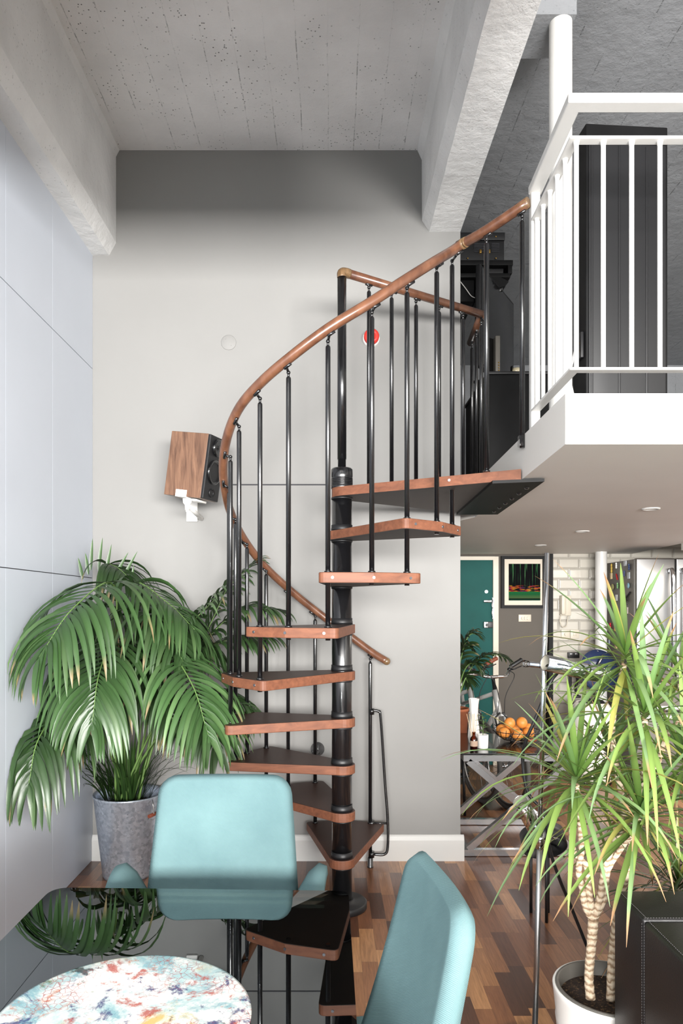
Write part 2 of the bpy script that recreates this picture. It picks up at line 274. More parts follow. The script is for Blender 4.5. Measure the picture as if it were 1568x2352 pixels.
MT = dict(
    ceiling=concrete('painted_board_marked_concrete', (234, 233, 232), pits=1.2),
    beam=concrete('painted_concrete_beam', (234, 234, 233), boards=False, pits=0.25, bump=0.8),
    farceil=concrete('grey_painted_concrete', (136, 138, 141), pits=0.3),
    backwall=basic('pale_grey_wall_paint', (137, 136, 134), 0.7, var=0.02, vscale=2, bump=0.05, bscale=300),
    sidewall=basic('white_lacquer_panel', (196, 202, 212), 0.42, var=0.015, vscale=3, coat=0.1),
    groove=basic('dark_shadow_gap', (60, 60, 64), 0.9),
    floor=parquet(),
    white=basic('white_gloss_paint', (206, 205, 202), 0.35, bump=0.08, bscale=60),
    whiteslab=basic('white_wall_paint', (206, 203, 198), 0.7, bump=0.05, bscale=80),
    soffit=basic('off_white_soffit_paint', (228, 225, 221), 0.55, var=0.03, vscale=2),
    greywall=basic('charcoal_wall_paint', (82, 76, 69), 0.7, var=0.03, vscale=3),
    treadtop=basic('dark_stained_tread_top', (62, 40, 32), 0.42, var=0.08, vscale=12),
    treadedge=woodmat('copper_brown_tread_edge', (96, 56, 38), (126, 78, 54), 'X', 1.0, 0.6, 0.0),
    treadunder=basic('dark_grey_underside', (84, 80, 78), 0.7),
    rail=woodmat('turned_walnut_handrail', (78, 48, 35), (122, 82, 60), 'Z', 1.0, 0.28, 0.4, 5.0),
    railjoint=woodmat('pale_end_grain', (86, 66, 44), (128, 100, 70), 'Z', 2.0, 0.3, 0.4),
    blackmetal=basic('black_enamelled_steel', (16, 16, 18), 0.22, spec=0.6, var=0.1, vscale=20, coat=0.5),
    blackplastic=basic('black_satin_plastic', (22, 22, 24), 0.45),
    blackmatt=basic('matt_black_board', (15, 15, 16), 0.55, var=0.3, vscale=8, spec=0.2),
    chrome=basic('polished_chrome', (215, 218, 222), 0.07, 1.0),
    steel=basic('brushed_steel', (160, 160, 160), 0.36, 1.0),
    steeldark=basic('grey_fridge_side', (104, 100, 94), 0.45, 0.2),
    screw=basic('dull_zinc_screw', (120, 120, 124), 0.35, 0.9),
    teal=basic('teal_door_paint', (10, 74, 70), 0.6, spec=0.2, var=0.08, vscale=5, bump=0.3, bscale=25),
    cream=basic('cream_gloss_paint', (192, 184, 168), 0.4),
    tile=tilemat(), plate=platemat(), glass=glass_top(), clear=clearglass('clear_plastic'),
    amber=clearglass('amber_glass', (0.45, 0.16, 0.03, 1)),
    galv=galvanised(), soil=soilmat(), bark=barkmat(), art=artmat(),
    fabric=fabric('turquoise_wool_twill', (88, 113, 116), (100, 126, 128)),
    leather=basic('black_leather', (26, 24, 24), 0.42, var=0.15, vscale=6, bump=0.25, bscale=220),
    stitch=basic('grey_stitching', (84, 82, 82), 0.8),
    leaf=leafmat('leaf_green'),
    rachis=basic('green_frond_stalk', (96, 126, 66), 0.5),
    walnut=woodmat('walnut_veneer', (78, 54, 42), (138, 104, 82), 'Z', 1.6, 0.35, 0.1, 9.0),
    red=basic('red_plastic', (206, 54, 46), 0.35), redleather=basic('tan_leather_grip', (122, 58, 36), 0.6),
    white_plastic=basic('white_plastic', (238, 236, 232), 0.35),
    pale=basic('pale_ceramic', (232, 228, 220), 0.2, coat=0.3),
    terracotta=basic('terracotta_clay', (160, 92, 60), 0.8, var=0.08),
    orange=basic('orange_peel', (214, 136, 62), 0.42, var=0.04, bump=0.3, bscale=400),
    silver=basic('silver_bicycle_paint', (186, 186, 184), 0.3, 0.35, coat=0.4), reflector=basic('cream_lamp_reflector', (150, 146, 134), 0.5),
    satinchrome=basic('satin_chrome', (225, 226, 228), 0.2, 0.85),
    reed=basic('pale_rattan', (214, 186, 148), 0.7), paper=basic('brown_paper_label', (176, 150, 130), 0.8),
    liquid=basic('dark_amber_oil', (80, 36, 10), 0.2),
    rubber=basic('dark_rubber_tyre', (78, 76, 74), 0.7), brass=basic('brass', (196, 156, 84), 0.3, 1.0),
    mat=basic('cream_picture_mount', (206, 196, 180), 0.8), candle=basic('ivory_wax', (236, 224, 190), 0.5),
    cable=basic('black_rubber_cable', (20, 20, 22), 0.45), whitecable=basic('white_cable', (230, 228, 224), 0.5),
    navy=basic('navy_enamel', (36, 48, 78), 0.2, coat=0.5),
    rubberw=basic('grey_marble_pattern', (150, 150, 154), 0.4, var=0.5, vscale=60),
)

# ------------------------------------------------------------------ mesh builder
class MB:
    def __init__(self): self.v = []; self.f = []; self.mi = []; self.col = []; self.sm = []
    def _add(self, vs, fs, mi=0, smooth=False, cols=None):
        o = len(self.v); self.v += [tuple(p) for p in vs]
        for f in fs: self.f.append(tuple(i + o for i in f)); self.mi.append(mi); self.sm.append(smooth)
        self.col += cols if cols else [(1, 1, 1)] * len(vs)
    def box(self, a, b, mi=0, M=None):
        x0, y0, z0 = a; x1, y1, z1 = b
        vs = [Vector(p) for p in ((x0, y0, z0), (x1, y0, z0), (x1, y1, z0), (x0, y1, z0), (x0, y0, z1), (x1, y0, z1), (x1, y1, z1), (x0, y1, z1))]
        if M: vs = [M @ p for p in vs]
        self._add(vs, [(0, 3, 2, 1), (4, 5, 6, 7), (0, 1, 5, 4), (1, 2, 6, 5), (2, 3, 7, 6), (3, 0, 4, 7)], mi); return self
    def rbox(self, a, b, r=0.01, mi=0, M=None, seg=3, smooth=True):
        """box with rounded edges"""
        bm = bmesh.new(); bmesh.ops.create_cube(bm, size=1.0)
        c = [(a[i] + b[i]) / 2 for i in range(3)]; s = [abs(b[i] - a[i]) for i in range(3)]
        for v in bm.verts: v.co = Vector((v.co.x * s[0] + c[0], v.co.y * s[1] + c[1], v.co.z * s[2] + c[2]))
        bmesh.ops.bevel(bm, geom=list(bm.edges), offset=min(r, min(s) * 0.49), segments=seg, profile=0.5, affect='EDGES')
        bm.verts.index_update()
        self._add([(M @ v.co) if M else v.co for v in bm.verts], [[v.index for v in f.verts] for f in bm.faces], mi, smooth)
        bm.free(); return self
    def prism(self, poly, z0, z1, mi=0, mside=None, mbot=None, M=None):
        n = len(poly)
        vs = [Vector((p[0], p[1], z0)) for p in poly] + [Vector((p[0], p[1], z1)) for p in poly]
        if M: vs = [M @ p for p in vs]
        ar = sum(poly[i][0] * poly[(i + 1) % n][1] - poly[(i + 1) % n][0] * poly[i][1] for i in range(n))
        idx = list(range(n))
        if ar < 0: idx.reverse()
        self._add(vs, [tuple(i + n for i in idx)], mi)
        o = len(self.v) - len(vs)
        self.f.append(tuple(o + i for i in reversed(idx))); self.mi.append(mi if mbot is None else mbot); self.sm.append(False)
        for k in range(n):
            i, j = idx[k], idx[(k + 1) % n]
            self.f.append((o + i, o + j, o + j + n, o + i + n)); self.mi.append(mi if mside is None else mside); self.sm.append(False)
        return self
    def tube(self, pts, r, seg=12, mi=0, caps=True, closed=False, flat=1.0):
        pts = [Vector(p) for p in pts]; n = len(pts)
        rs = r if isinstance(r, (list, tuple)) else [r] * n
        vs = []; prev = None
        for i, p in enumerate(pts):
            if closed: t = pts[(i + 1) % n] - pts[(i - 1) % n]
            else: t = pts[min(i + 1, n - 1)] - pts[max(i - 1, 0)]
            if t.length < 1e-9: t = Vector((0, 0, 1))
            t.normalize()
            if prev is None:
                u = t.orthogonal().normalized() if abs(t.z) > 0.99 else t.cross(Vector((0, 0, 1))).normalized()
            else:
                u = prev - t * prev.dot(t)
                u = u.normalized() if u.length > 1e-6 else t.orthogonal().normalized()
            prev = u; w = t.cross(u)
            for k in range(seg):
                a = 2 * PI * k / seg
                vs.append(p + (u * math.cos(a) + w * math.sin(a) * flat) * rs[i])
        fs = []
        for i in range(n if closed else n - 1):
            j = (i + 1) % n
            for k in range(seg):
                k2 = (k + 1) % seg
                fs.append((i * seg + k, i * seg + k2, j * seg + k2, j * seg + k))
        self._add(vs, fs, mi, True)
        if caps and not closed:
            o = len(self.v) - len(vs)
            self.f.append(tuple(o + k for k in reversed(range(seg)))); self.mi.append(mi); self.sm.append(False)
            self.f.append(tuple(o + (n - 1) * seg + k for k in range(seg))); self.mi.append(mi); self.sm.append(False)
        return self
    def lathe(self, prof, seg=40, mi=0, M=None, smooth=True, c=(0, 0, 0), caps=False):
        vs = []; n = len(prof)
        for (r, z) in prof:
            for k in range(seg):
                a = 2 * PI * k / seg
                p = Vector((c[0] + r * math.cos(a), c[1] + r * math.sin(a), c[2] + z)); vs.append(M @ p if M else p)
        fs = []
        for i in range(n - 1):
            for k in range(seg):
                k2 = (k + 1) % seg; fs.append((i * seg + k, i * seg + k2, (i + 1) * seg + k2, (i + 1) * seg + k))
        self._add(vs, fs, mi, smooth)
        if caps:
            o = len(self.v) - len(vs)
            self.f.append(tuple(o + k for k in reversed(range(seg)))); self.mi.append(mi); self.sm.append(False)
            self.f.append(tuple(o + (n - 1) * seg + k for k in range(seg))); self.mi.append(mi); self.sm.append(False)
        return self
    def cyl(self, a, b, r, seg=24, mi=0): return self.tube([a, b], r, seg, mi)
    def sphere(self, c, r, mi=0, sc=(1, 1, 1), seg=20, rings=12):
        prof = [(max(1e-5, r * math.sin(PI * i / rings)), -r * math.cos(PI * i / rings)) for i in range(rings + 1)]
        M = Matrix.Translation(Vector(c)) @ Matrix.Diagonal((*sc, 1)); return self.lathe(prof, seg, mi, M)
    def grid(self, rows, mi=0, smooth=True, cols=None):
        n = len(rows[0]); vs = [p for r in rows for p in r]
        fs = [(i * n + j, i * n + j + 1, (i + 1) * n + j + 1, (i + 1) * n + j) for i in range(len(rows) - 1) for j in range(n - 1)]
        self._add(vs, fs, mi, smooth, cols)
        return self
    def build(self, name, mats, parent=None, label=None, kind=None, loc=None):
        me = bpy.data.meshes.new(name); me.from_pydata(self.v, [], self.f); me.update()
        if not isinstance(mats, (list, tuple)): mats = [mats]
        for m in mats: me.materials.append(MT[m])
        me.polygons.foreach_set('material_index', self.mi); me.polygons.foreach_set('use_smooth', self.sm)
        if any(c != (1, 1, 1) for c in self.col):
            ca = me.color_attributes.new('Col', 'FLOAT_COLOR', 'POINT')
            ca.data.foreach_set('color', [x for c in self.col for x in (c[0], c[1], c[2], 1.0)])
        o = bpy.data.objects.new(name, me); C.objects.link(o)
        if loc is not None:
            me.transform(Matrix.Translation(-Vector(loc))); o.location = loc
        if parent is not None:
            o.parent = parent
            o.matrix_parent_inverse = Matrix.Translation(-parent.location)
        if label: o['label'] = label
        if kind: o['kind'] = kind
        return o

def empty(name, loc, label, cat, group=None):
    o = bpy.data.objects.new(name, None); C.objects.link(o); o.location = loc; o.empty_display_size = 0.05
    o['label'] = label; o['category'] = cat
    if group: o['group'] = group
    return o
def tag(o, label, cat, group=None, kind=None):
    o['label'] = label; o['category'] = cat
    if group: o['group'] = group
    if kind: o['kind'] = kind
    return o
def bez(a, b, c, n=16):
    a, b, c = Vector(a), Vector(b), Vector(c)
    return [a * (1 - t) ** 2 + b * 2 * t * (1 - t) + c * t * t for t in [i / n for i in range(n + 1)]]
def catmull(P, n=8):
    P = [Vector(p) for p in P]; Q = [P[0] * 2 - P[1]] + P + [P[-1] * 2 - P[-2]]; out = []
    for i in range(1, len(Q) - 2):
        for k in range(n):
            t = k / n; a, b, c, d = Q[i - 1], Q[i], Q[i + 1], Q[i + 2]
            out.append(0.5 * ((2 * b) + (c - a) * t + (2 * a - 5 * b + 4 * c - d) * t * t + (-a + 3 * b - 3 * c + d) * t ** 3))
    out.append(P[-1]); return out

# ------------------------------------------------------------------ room shell
XL = -1.437; YB = 4.226; XW = 0.792; ZC = 4.305
YK = 6.8           # kitchen / hall back wall
MB().box((-1.7, -2.0, -0.06), (5.0, 8.0, 0)).build('floor', 'floor', kind='structure')
MB().box((XL - 0.25, -2.0, ZC), (XW - 0.02, YB + 0.15, ZC + 0.12)).build('ceiling', 'ceiling', kind='structure')
MB().box((XW - 0.02, -2.0, ZC), (5.0, 8.0, ZC + 0.12)).build('ceiling', 'farceil', kind='structure')
MB().box((XL - 0.25, YB, 0), (XW, YB + 0.16, ZC)).build('wall_back', 'backwall', kind='structure')
MB().box((XW - 0.12, YB + 0.16, 0), (XW, 8.0, ZC)).build('wall_hall', 'backwall', kind='structure')
MB().box((-1.7, -2.12, 0), (5.0, -2.0, 1.22)).build('parapet_blocker', 'whiteslab', kind='structure')  # added unseen parapet, cuts lamp light to dim the lower wall
MB().box((4.9, -2.0, 0), (5.0, 8.0, ZC)).build('wall_right', 'whiteslab', kind='structure')
MB().box((XW, 8.0, 2.0), (5.0, 8.1, ZC)).build('wall_upper', 'farceil', kind='structure')
# left wall: lacquered panels with shadow gaps
wl = MB().box((XL - 0.2, -2.0, 0), (XL - 0.006, YB, ZC)).build('wall_left', 'groove', kind='structure')
ys = [-2.0, 1.45, 2.0, 2.55, 3.09, 3.612, YB - 0.001]; zs = [0.0, 1.71, 2.977, ZC]
for i in range(len(ys) - 1):
    for j in range(len(zs) - 1):
        g = 0.0022; yg = 0.0010
        MB().box((XL - 0.02, ys[i] + yg, zs[j] + g), (XL, ys[i + 1] - yg, zs[j + 1] - g)).build('panel', 'sidewall', wl)
# groove across back wall behind the stair
MB().box((at(520, 1112, YB).x, YB - 0.0015, 2.272), (at(757, 1112, YB).x, YB, 2.280)).build('trim_1', 'groove', kind='structure')
# beams
def beam(x0, x1, z0, y0, y1, ch, side):
    cx, cz = ch
    if side == 'R': poly = [(x0, z0), (x1 - cx, z0), (x1, z0 + cz), (x1, ZC - 0.04), (x1 + 0.02, ZC), (x0, ZC)]
    else: poly = [(x1, z0), (x0 + cx, z0), (x0, z0 + cz), (x0, ZC - 0.06), (x0 - 0.03, ZC), (x1, ZC)]
    n = max(2, int((y1 - y0) / 0.12)); b = MB()
    # rough edges: subdivide along the length with a little wobble
    rows = []
    rnd = random.Random(3)
    for i in range(n + 1):
        y = y0 + (y1 - y0) * i / n; r = []
        for k, (px, pz) in enumerate(poly):
            w = 0.0025 if 0 < k < len(poly) - 1 else 0.0
            r.append((px + rnd.uniform(-w, w), y, pz + (rnd.uniform(-w, w) if k < 3 else 0)))
        rows.append(r + [r[0]])
    b.grid(rows, smooth=False)
    b.f.append(tuple(range(len(poly)))); b.mi.append(0); b.sm.append(False)
    o = (n) * (len(poly) + 1); b.f.append(tuple(o + k for k in reversed(range(len(poly))))); b.mi.append(0); b.sm.append(False)
    return b.build('ceiling_beam', 'beam', kind='structure')
beam(XL - 0.02, -1.294, 3.666, -2.0, YB, (0.045, 0.075), 'R')
beam(0.56, XW + 0.0, 3.81, -2.0, 8.0, (0.042, 0.068), 'L')
# added unseen blocker in beam form, shades the top of the back wall
MB().box((XL - 0.02, 1.84, 3.215), (XW + 0.0, 1.875, ZC)).build('ceiling_beam', 'farceil', kind='structure')
# baseboards
def skirting(name, x0, x1, y, h=0.155, t=0.022):
    prof = [(0, 0), (t, 0), (t, h - 0.03), (t * 0.6, h - 0.008), (t * 0.3, h), (0, h)]
    b = MB(); b.grid([[(x0, y - p[0], p[1]) for p in prof], [(x1, y - p[0], p[1]) for p in prof]], smooth=False)
    b.f.append(tuple(range(6))); b.mi.append(0); b.sm.append(False)
    b.f.append(tuple(reversed(range(6, 12)))); b.mi.append(0); b.sm.append(False)
    return b.build(name, 'white', kind='structure')
skirting('baseboard_back', XL + 0.001, XW + 0.02, YB)
# hall back wall, door, kitchen
MB().box((XW, YK, 0), (2.12, YK + 0.1, 2.5)).build('wall_hall_end', 'greywall', kind='structure')
MB().box((2.145, YK - 0.10, 0), (5.0, YK, 2.5)).build('wall_kitchen', 'tile', kind='structure')
MB().box((2.105, YK - 0.11, 0), (2.145, YK, 2.1)).build('dark_gap_strip', 'blackmatt', kind='structure')  # black strip painting in the dark of the gap beside the tiles
MB().box((2.145, YK - 0.118, 0), (4.9, YK - 0.10, 0.12)).build('baseboard_kitchen', 'white', kind='structure')
sK = F / YK
dX1 = (1129 - CX) / sK; dX2 = (1142 - CX) / sK
d1 = MB().box((XW, YK - 0.035, 0.0), (dX1, YK - 0.001, 1.985)).build('door_1', 'teal', kind='structure')
fr = MB(); fr.box((dX1, YK - 0.06, 0), (dX1 + 0.018, YK, 2.02)).box((dX1 + 0.018, YK - 0.045, 0), (dX2, YK, 2.02)).box((XW, YK - 0.06, 1.985), (dX1, YK, 2.02)).build('door_frame', 'cream', d1)
def pk(px, py): return at(px, py, YK - 0.04)
b = MB(); p = pk(1116, 1359); b.cyl(p + Vector((0, 0.01, 0)), p + Vector((0, -0.012, 0)), 0.016); b.build('peephole', 'chrome', d1)
b = MB(); p = pk(1118.5, 1381); b.rbox((p.x - 0.038, p.y - 0.02, p.z - 0.013), (p.x + 0.042, p.y + 0.01, p.z + 0.013), 0.004); b.build('chain_slide', 'chrome', d1)
b = MB(); ch = [pk(1130 + math.sin(i * 0.8), 1375 + i * 2.4) + Vector((0, -0.03, 0)) for i in range(20)]
for i, q in enumerate(ch):
    b.tube([q + Vector((0.007 * math.cos(a), 0.003, 0.008 * math.sin(a))) for a in [2 * PI * k / 8 for k in range(8)]], 0.002, 5, closed=True)
b.build('door_chain', 'chrome', d1)
b = MB(); p = pk(1120, 1435); b.rbox((p.x - 0.045, p.y - 0.03, p.z - 0.03), (p.x + 0.0, p.y + 0.01, p.z + 0.03), 0.004, 0); b.rbox((p.x, p.y - 0.025, p.z - 0.03), (p.x + 0.045, p.y + 0.01, p.z + 0.03), 0.004, 1)
b.cyl(p + Vector((-0.015, -0.03, 0)), p + Vector((-0.015, -0.06, 0)), 0.014, mi=1); b.build('night_latch', ['steel', 'blackplastic'], d1)
# mezzanine slab: side edge turned slightly, soffit falls a touch to the back
def fx(y): return 0.825 + 0.032 * (y - 2.44)
ZS = 2.285
def zb(y): return 2.107 - 0.067 * (y - 2.44) / (YK - 2.44)
b = MB()
P = [(fx(2.44), 2.44), (2.9, 2.44), (2.9, 8.0), (XW, 8.0), (XW, 4.45), (fx(4.23), 4.23)]
vs = [(x, y, zb(y)) for x, y in P] + [(x, y, ZS) for x, y in P]; n = len(P)
b._add(vs, [tuple(reversed(range(n)))], 1); b._add(vs, [tuple(range(n, 2 * n))], 0)
b._add(vs, [(i, (i + 1) % n, (i + 1) % n + n, i + n) for i in range(n)], 0)
b.build('mezzanine_slab', ['whiteslab', 'soffit'], kind='structure')
MB().box((2.9, 3.2, 2.14), (4.9, YK, 2.2)).build('ceiling_kitchen', 'whiteslab', kind='structure')
MB().box((2.9, 5.6, 2.0), (4.9, 5.75, 2.14)).build('ceiling_beam', 'whiteslab', kind='structure')
# downlights in the soffit
for (px, py, lb) in [(1494, 1168, 'round recessed downlight in the soffit, nearest the mezzanine front'), (1337, 1220, 'round recessed downlight in the soffit, between the two others'), (1241, 1252, 'round recessed downlight in the soffit, closest to the teal door')]:
    Y = 4.5
    for _ in range(20): Y = (zb(Y) - EYE) * F / (CY - py)
    p = Vector(((px - CX) / F * Y, Y, zb(Y)))
    t = empty('downlight', p, lb, 'ceiling light', 'downlights under the mezzanine')
    MB().lathe([(0.034, 0.0), (0.036, -0.006), (0.048, -0.006), (0.05, 0.0)], 32, c=p).build('trim_ring', 'white', t)
    MB().lathe([(0.0001, -0.002), (0.034, -0.002)], 24, c=p).build('lamp_face', 'white_plastic', t)
# columns
pc = at(1287, 38, 3.14)
MB().lathe([(0.05, ZS), (0.05, 4.165)], 40, c=(pc.x, pc.y, 0)).build('column', 'white', kind='structure')
MB().box((XW, 3.09, 4.165), (pc.x + 0.055, 3.34, ZC)).build('ceiling_beam', 'farceil', kind='structure')
pk2 = Vector(((1380 - CX) / F * 6.5, 6.5, 0))
MB().lathe([(0.052, 0), (0.052, 2.06)], 32, c=pk2).build('column', 'white', kind='structure')
# ------------------------------------------------------------------ spiral staircase
PX, PY = 0.062, 3.563
st = empty('spiral_staircase', (PX, PY, 0), 'spiral staircase with brown wooden treads around a black steel pole', 'staircase')
Z1 = 0.259; RISE = 0.2376
cent = [87, 122, 154, 183, 212, 245, 282, 318]
RT = 0.615
def rot2(x, y, a): c, s = math.cos(a), math.sin(a); return (x * c - y * s, x * s + y * c)
def rounded(poly, rad, seg=4):
    out = []; n = len(poly)
    for i in range(n):
        p = Vector((*poly[i][:2], 0)); a = Vector((*poly[i - 1][:2], 0)); c = Vector((*poly[(i + 1) % n][:2], 0)); r = rad[i]
        if r <= 0: out.append((p.x, p.y)); continue
        u = (a - p).normalized(); v = (c - p).normalized(); q0 = p + u * r; q1 = p + v * r
        for k in range(seg + 1):
            t = k / seg; q = q0 * (1 - t) ** 2 + p * 2 * t * (1 - t) + q1 * t * t; out.append((q.x, q.y))
    return out
def tread_poly(half=22.5):
    h = math.radians(half); r0 = 0.068
    pts = [(RT * math.cos(-h), RT * math.sin(-h)), (RT * 0.985, 0), (RT * math.cos(h), RT * math.sin(h))]
    outer = rounded([(0, -r0)] + pts + [(0, r0)], [0, 0.035, 0.0, 0.035, 0], 5)
    back = [(-r0 * math.sin(a), r0 * math.cos(a)) for a in [PI * k / 12 for k in range(1, 12)]]
    return outer + back
TP = tread_poly()
for k, cdeg in enumerate(cent):
    a = math.radians(cdeg); zt = Z1 + RISE * k
    poly = [rot2(x, y, a) for x, y in TP]
    b = MB(); b.prism([(x + PX, y + PY) for x, y in poly], zt - 0.046, zt, 0, 1, 2)
    o = b.build('tread', ['treadtop', 'treadedge', 'treadunder'], st)
    bv = o.modifiers.new('b', 'BEVEL'); bv.width = 0.004; bv.segments = 2; bv.limit_method = 'ANGLE'
    for dd in (-17, 0, 17):
        s = MB()
        rr = RT * 0.985 * math.cos(math.radians(0)) if dd == 0 else RT * 0.965
        th = a + math.radians(dd); c0 = Vector((PX, PY, zt - 0.023)); dv = Vector((math.cos(th), math.sin(th), 0))
        # place on the outer chord between the mid point and the corner
        m0 = Vector((RT * 0.985, 0, 0)); m1 = Vector((RT * math.cos(math.radians(22.5)), RT * math.sin(math.radians(22.5)) * (1 if dd > 0 else -1), 0))
        q = m0 if dd == 0 else m0.lerp(m1, 0.74)
        q = Vector((*rot2(q.x, q.y, a), 0)); nrm = q.normalized()
        s.cyl(c0 + q - nrm * 0.004, c0 + q + nrm * 0.0025, 0.0065, 12)
        s.build('screw', 'screw', o)
# pole and collars
MB().tube([(PX, PY, 0.0), (PX, PY, 2.24)], 0.0515, 32).build('central_pole', 'blackmetal', st)
for k in range(9):
    zt = (Z1 + RISE * k) if k < 8 else 2.14
    hh = 0.03; zz = zt + 0.001; b = MB()
    b.lathe([(0.0516, zz), (0.0555, zz), (0.0555, zz + hh * 0.45), (0.054, zz + hh * 0.55), (0.054, zz + hh), (0.0516, zz + hh)], 32, c=(PX, PY, 0))
    b.build('pole_collar', 'blackplastic', st); b = MB()
    b.lathe([(0.0516, zt - 0.056), (0.0545, zt - 0.056), (0.0545, zt - 0.047), (0.0516, zt - 0.047)], 32, c=(PX, PY, 0))
    b.build('pole_washer', 'blackplastic', st)
b = MB()
prof = [(0.056, 2.141)]
for i in range(6): z = 2.146 + i * 0.008; prof += [(0.0565, z), (0.0565, z + 0.005), (0.0548, z + 0.006), (0.0548, z + 0.008)]
prof += [(0.056, 2.2), (0.056, 2.235), (0.05, 2.243), (0.0001, 2.243)]
b.lathe(prof, 36, c=(PX, PY, 0)).build('pole_cap', 'blackmetal', st)
MB().lathe([(0.125, 0), (0.128, 0.004), (0.128, 0.03), (0.12, 0.036), (0.066, 0.036), (0.064, 0.045), (0.0515, 0.046)], 48, c=(PX, PY, 0)).build('base_disc', 'blackplastic', st)
# landing
LZ = 2.14
land = [(PX - 0.02, PY - 0.066), (0.838, 3.05), (0.872, 4.13), (0.755, 4.13), (PX - 0.02, PY + 0.066), (PX - 0.066, PY)]
b = MB(); b.prism(rounded(land, [0.02, 0.004, 0, 0, 0.02, 0.05], 5), LZ - 0.046, LZ, 0, 1, 2)
o = b.build('landing_tread', ['treadtop', 'treadedge', 'treadunder'], st)
bv = o.modifiers.new('b', 'BEVEL'); bv.width = 0.003; bv.segments = 2; bv.limit_method = 'ANGLE'
b = MB()
q = Vector((PX - 0.02, PY - 0.066, LZ - 0.02)).lerp(Vector((0.838, 3.05, LZ - 0.02)), 0.64); b.cyl(q + Vector((0, 0.004, 0)), q + Vector((-0.002, -0.0025, 0)), 0.0065, 12)
b.build('screw', 'screw', o)
pl = [(0.717, 3.07), (0.93, 3.02), (0.99, 4.11), (0.75, 4.12)]
b = MB(); b.prism(pl, LZ - 0.06, LZ - 0.0465, 0)
o = b.build('fixing_plate', 'blackmatt', st)
for i in range(6):
    t = (i + 0.5) / 6; MB().lathe([(0.0001, -0.007), (0.009, -0.007), (0.011, 0.0)], 12, c=(0.895 + 0.045 * t, 3.1 + 0.95 * t, LZ - 0.06)).build('bolt', 'blackmetal', o)
# handrail
tab = [(63, 1.215), (72, 1.268), (100, 1.48), (136, 1.765), (165, 2.01), (190, 2.24), (212, 2.42), (245, 2.60), (280, 2.83), (300, 2.985), (317, 3.117), (333, 3.23)]
RR = 0.60
def rz(t):
    for (a, za), (c, zc) in zip(tab, tab[1:]):
        if t <= c: return za + (zc - za) * (t - a) / (c - a)
    return tab[-1][1]
ctrl = [Vector((PX + RR * math.cos(math.radians(t)), PY + RR * math.sin(math.radians(t)), rz(t))) for t in (63, 72, 86, 100, 118, 136, 152, 168, 184, 200, 216, 232, 248, 264, 280, 296, 312, 326)]
E1 = Vector(at(1063, 560, 3.25)); E2 = Vector(at(1117, 529, 3.12)); E3 = Vector(at(1211, 466, 2.985))
ctrl += [E1, E2, E3]
path = catmull(ctrl, 6)
MB().tube(path, 0.0225, 16).build('handrail', 'rail', st)
b = MB(); b.sphere(path[0], 0.0228); b.build('handrail_end_cap', 'railjoint', st)
b = MB()
dj = (E2 - E1).normalized(); b.tube([E1 - dj * 0.03, E1 + dj * 0.015], [0.0245, 0.0245], 16); b.tube([E1 + dj * 0.017, E1 + dj * 0.024], 0.0238, 16)
b.build('handrail_joint', 'railjoint', st)
b = MB(); dj = (E3 - E2).normalized(); b.tube([E3 - dj * 0.05, E3 + dj * 0.008], [0.0235, 0.0235], 8); b.build('handrail_end_cap', 'railjoint', st)
def bal_obj(x, y, z0, z1, foot=False, r=0.0112, lean=None, tread_z=None):
    """baluster with domed top and a small swivel bracket to the rail; z1 is rail centre height"""
    top = z1 - 0.058
    pts = [(x, y, z0), (x, y, top - 0.01), (x, y, top - 0.003), (x, y, top)]
    b = MB(); b.tube(pts, [r, r, r * 0.85, r * 0.4], 12)
    if tread_z is not None:
        for tz in tread_z:
            b.lathe([(r, tz - 0.0), (r + 0.005, tz), (r + 0.005, tz + 0.006), (r, tz + 0.008)], 12, c=(x, y, 0))
    o = b.build('baluster', 'blackmetal', st)
    k = MB(); k.tube([(x, y, top - 0.004), (x, y, top + 0.02)], 0.0055, 8); k.sphere((x, y, top + 0.018), 0.009)
    near = min(path + backpath, key=lambda q: (q.x - x) ** 2 + (q.y - y) ** 2 + (q.z - z1) ** 2 * 0.3)
    allp = path if near in path else backpath
    i = allp.index(near); t = (allp[min(i + 1, len(allp) - 1)] - allp[max(i - 1, 0)]).normalized()
    c = near + Vector((0, 0, -0.022 / max(0.5, math.sqrt(t.x ** 2 + t.y ** 2))))
    k.tube([(x, y, top + 0.018), c], 0.006, 8)
    k.tube([c - t * 0.012 + Vector((0, 0, -0.003)), c + t * 0.026 + Vector((0, 0, -0.003))], 0.0075, 8)
    k.build('rail_bracket', 'blackmetal', o)
    return o
PT = Vector((PX, PY, 3.25)); BC = Vector(at(1106, 722, 4.06)); BE = Vector(at(1080, 787, 4.52))
backpath = [PT + (BC - PT) * (i / 24) for i in range(25)] + [BC + (BE - BC) * (i / 12) for i in range(1, 13)]
RB = 0.572
mid = {k: cent[k] for k in range(8)}
over = [72, 105, 137.5, 168, 198, 229, 263, 299, 336]   # balusters shared by tread k and the one above
for k in range(8):
    zt = Z1 + RISE * k
    if k >= 1 or True:
        a = math.radians(mid[k]); bal_obj(PX + RR * 0.955 * math.cos(a), PY + RR * 0.955 * math.sin(a), zt - 0.055, rz(mid[k]), tread_z=[zt])
for j, t in enumerate(over):
    a = math.radians(t); x, y = PX + RB * math.cos(a), PY + RB * math.sin(a)
    if j == 0: z0 = 0.0; tz = [Z1]
    else: z0 = Z1 + RISE * (j - 1) - 0.055; tz = [Z1 + RISE * (j - 1), Z1 + RISE * j if j < 8 else LZ]
    bal_obj(x, y, z0, rz(t), tread_z=tz)
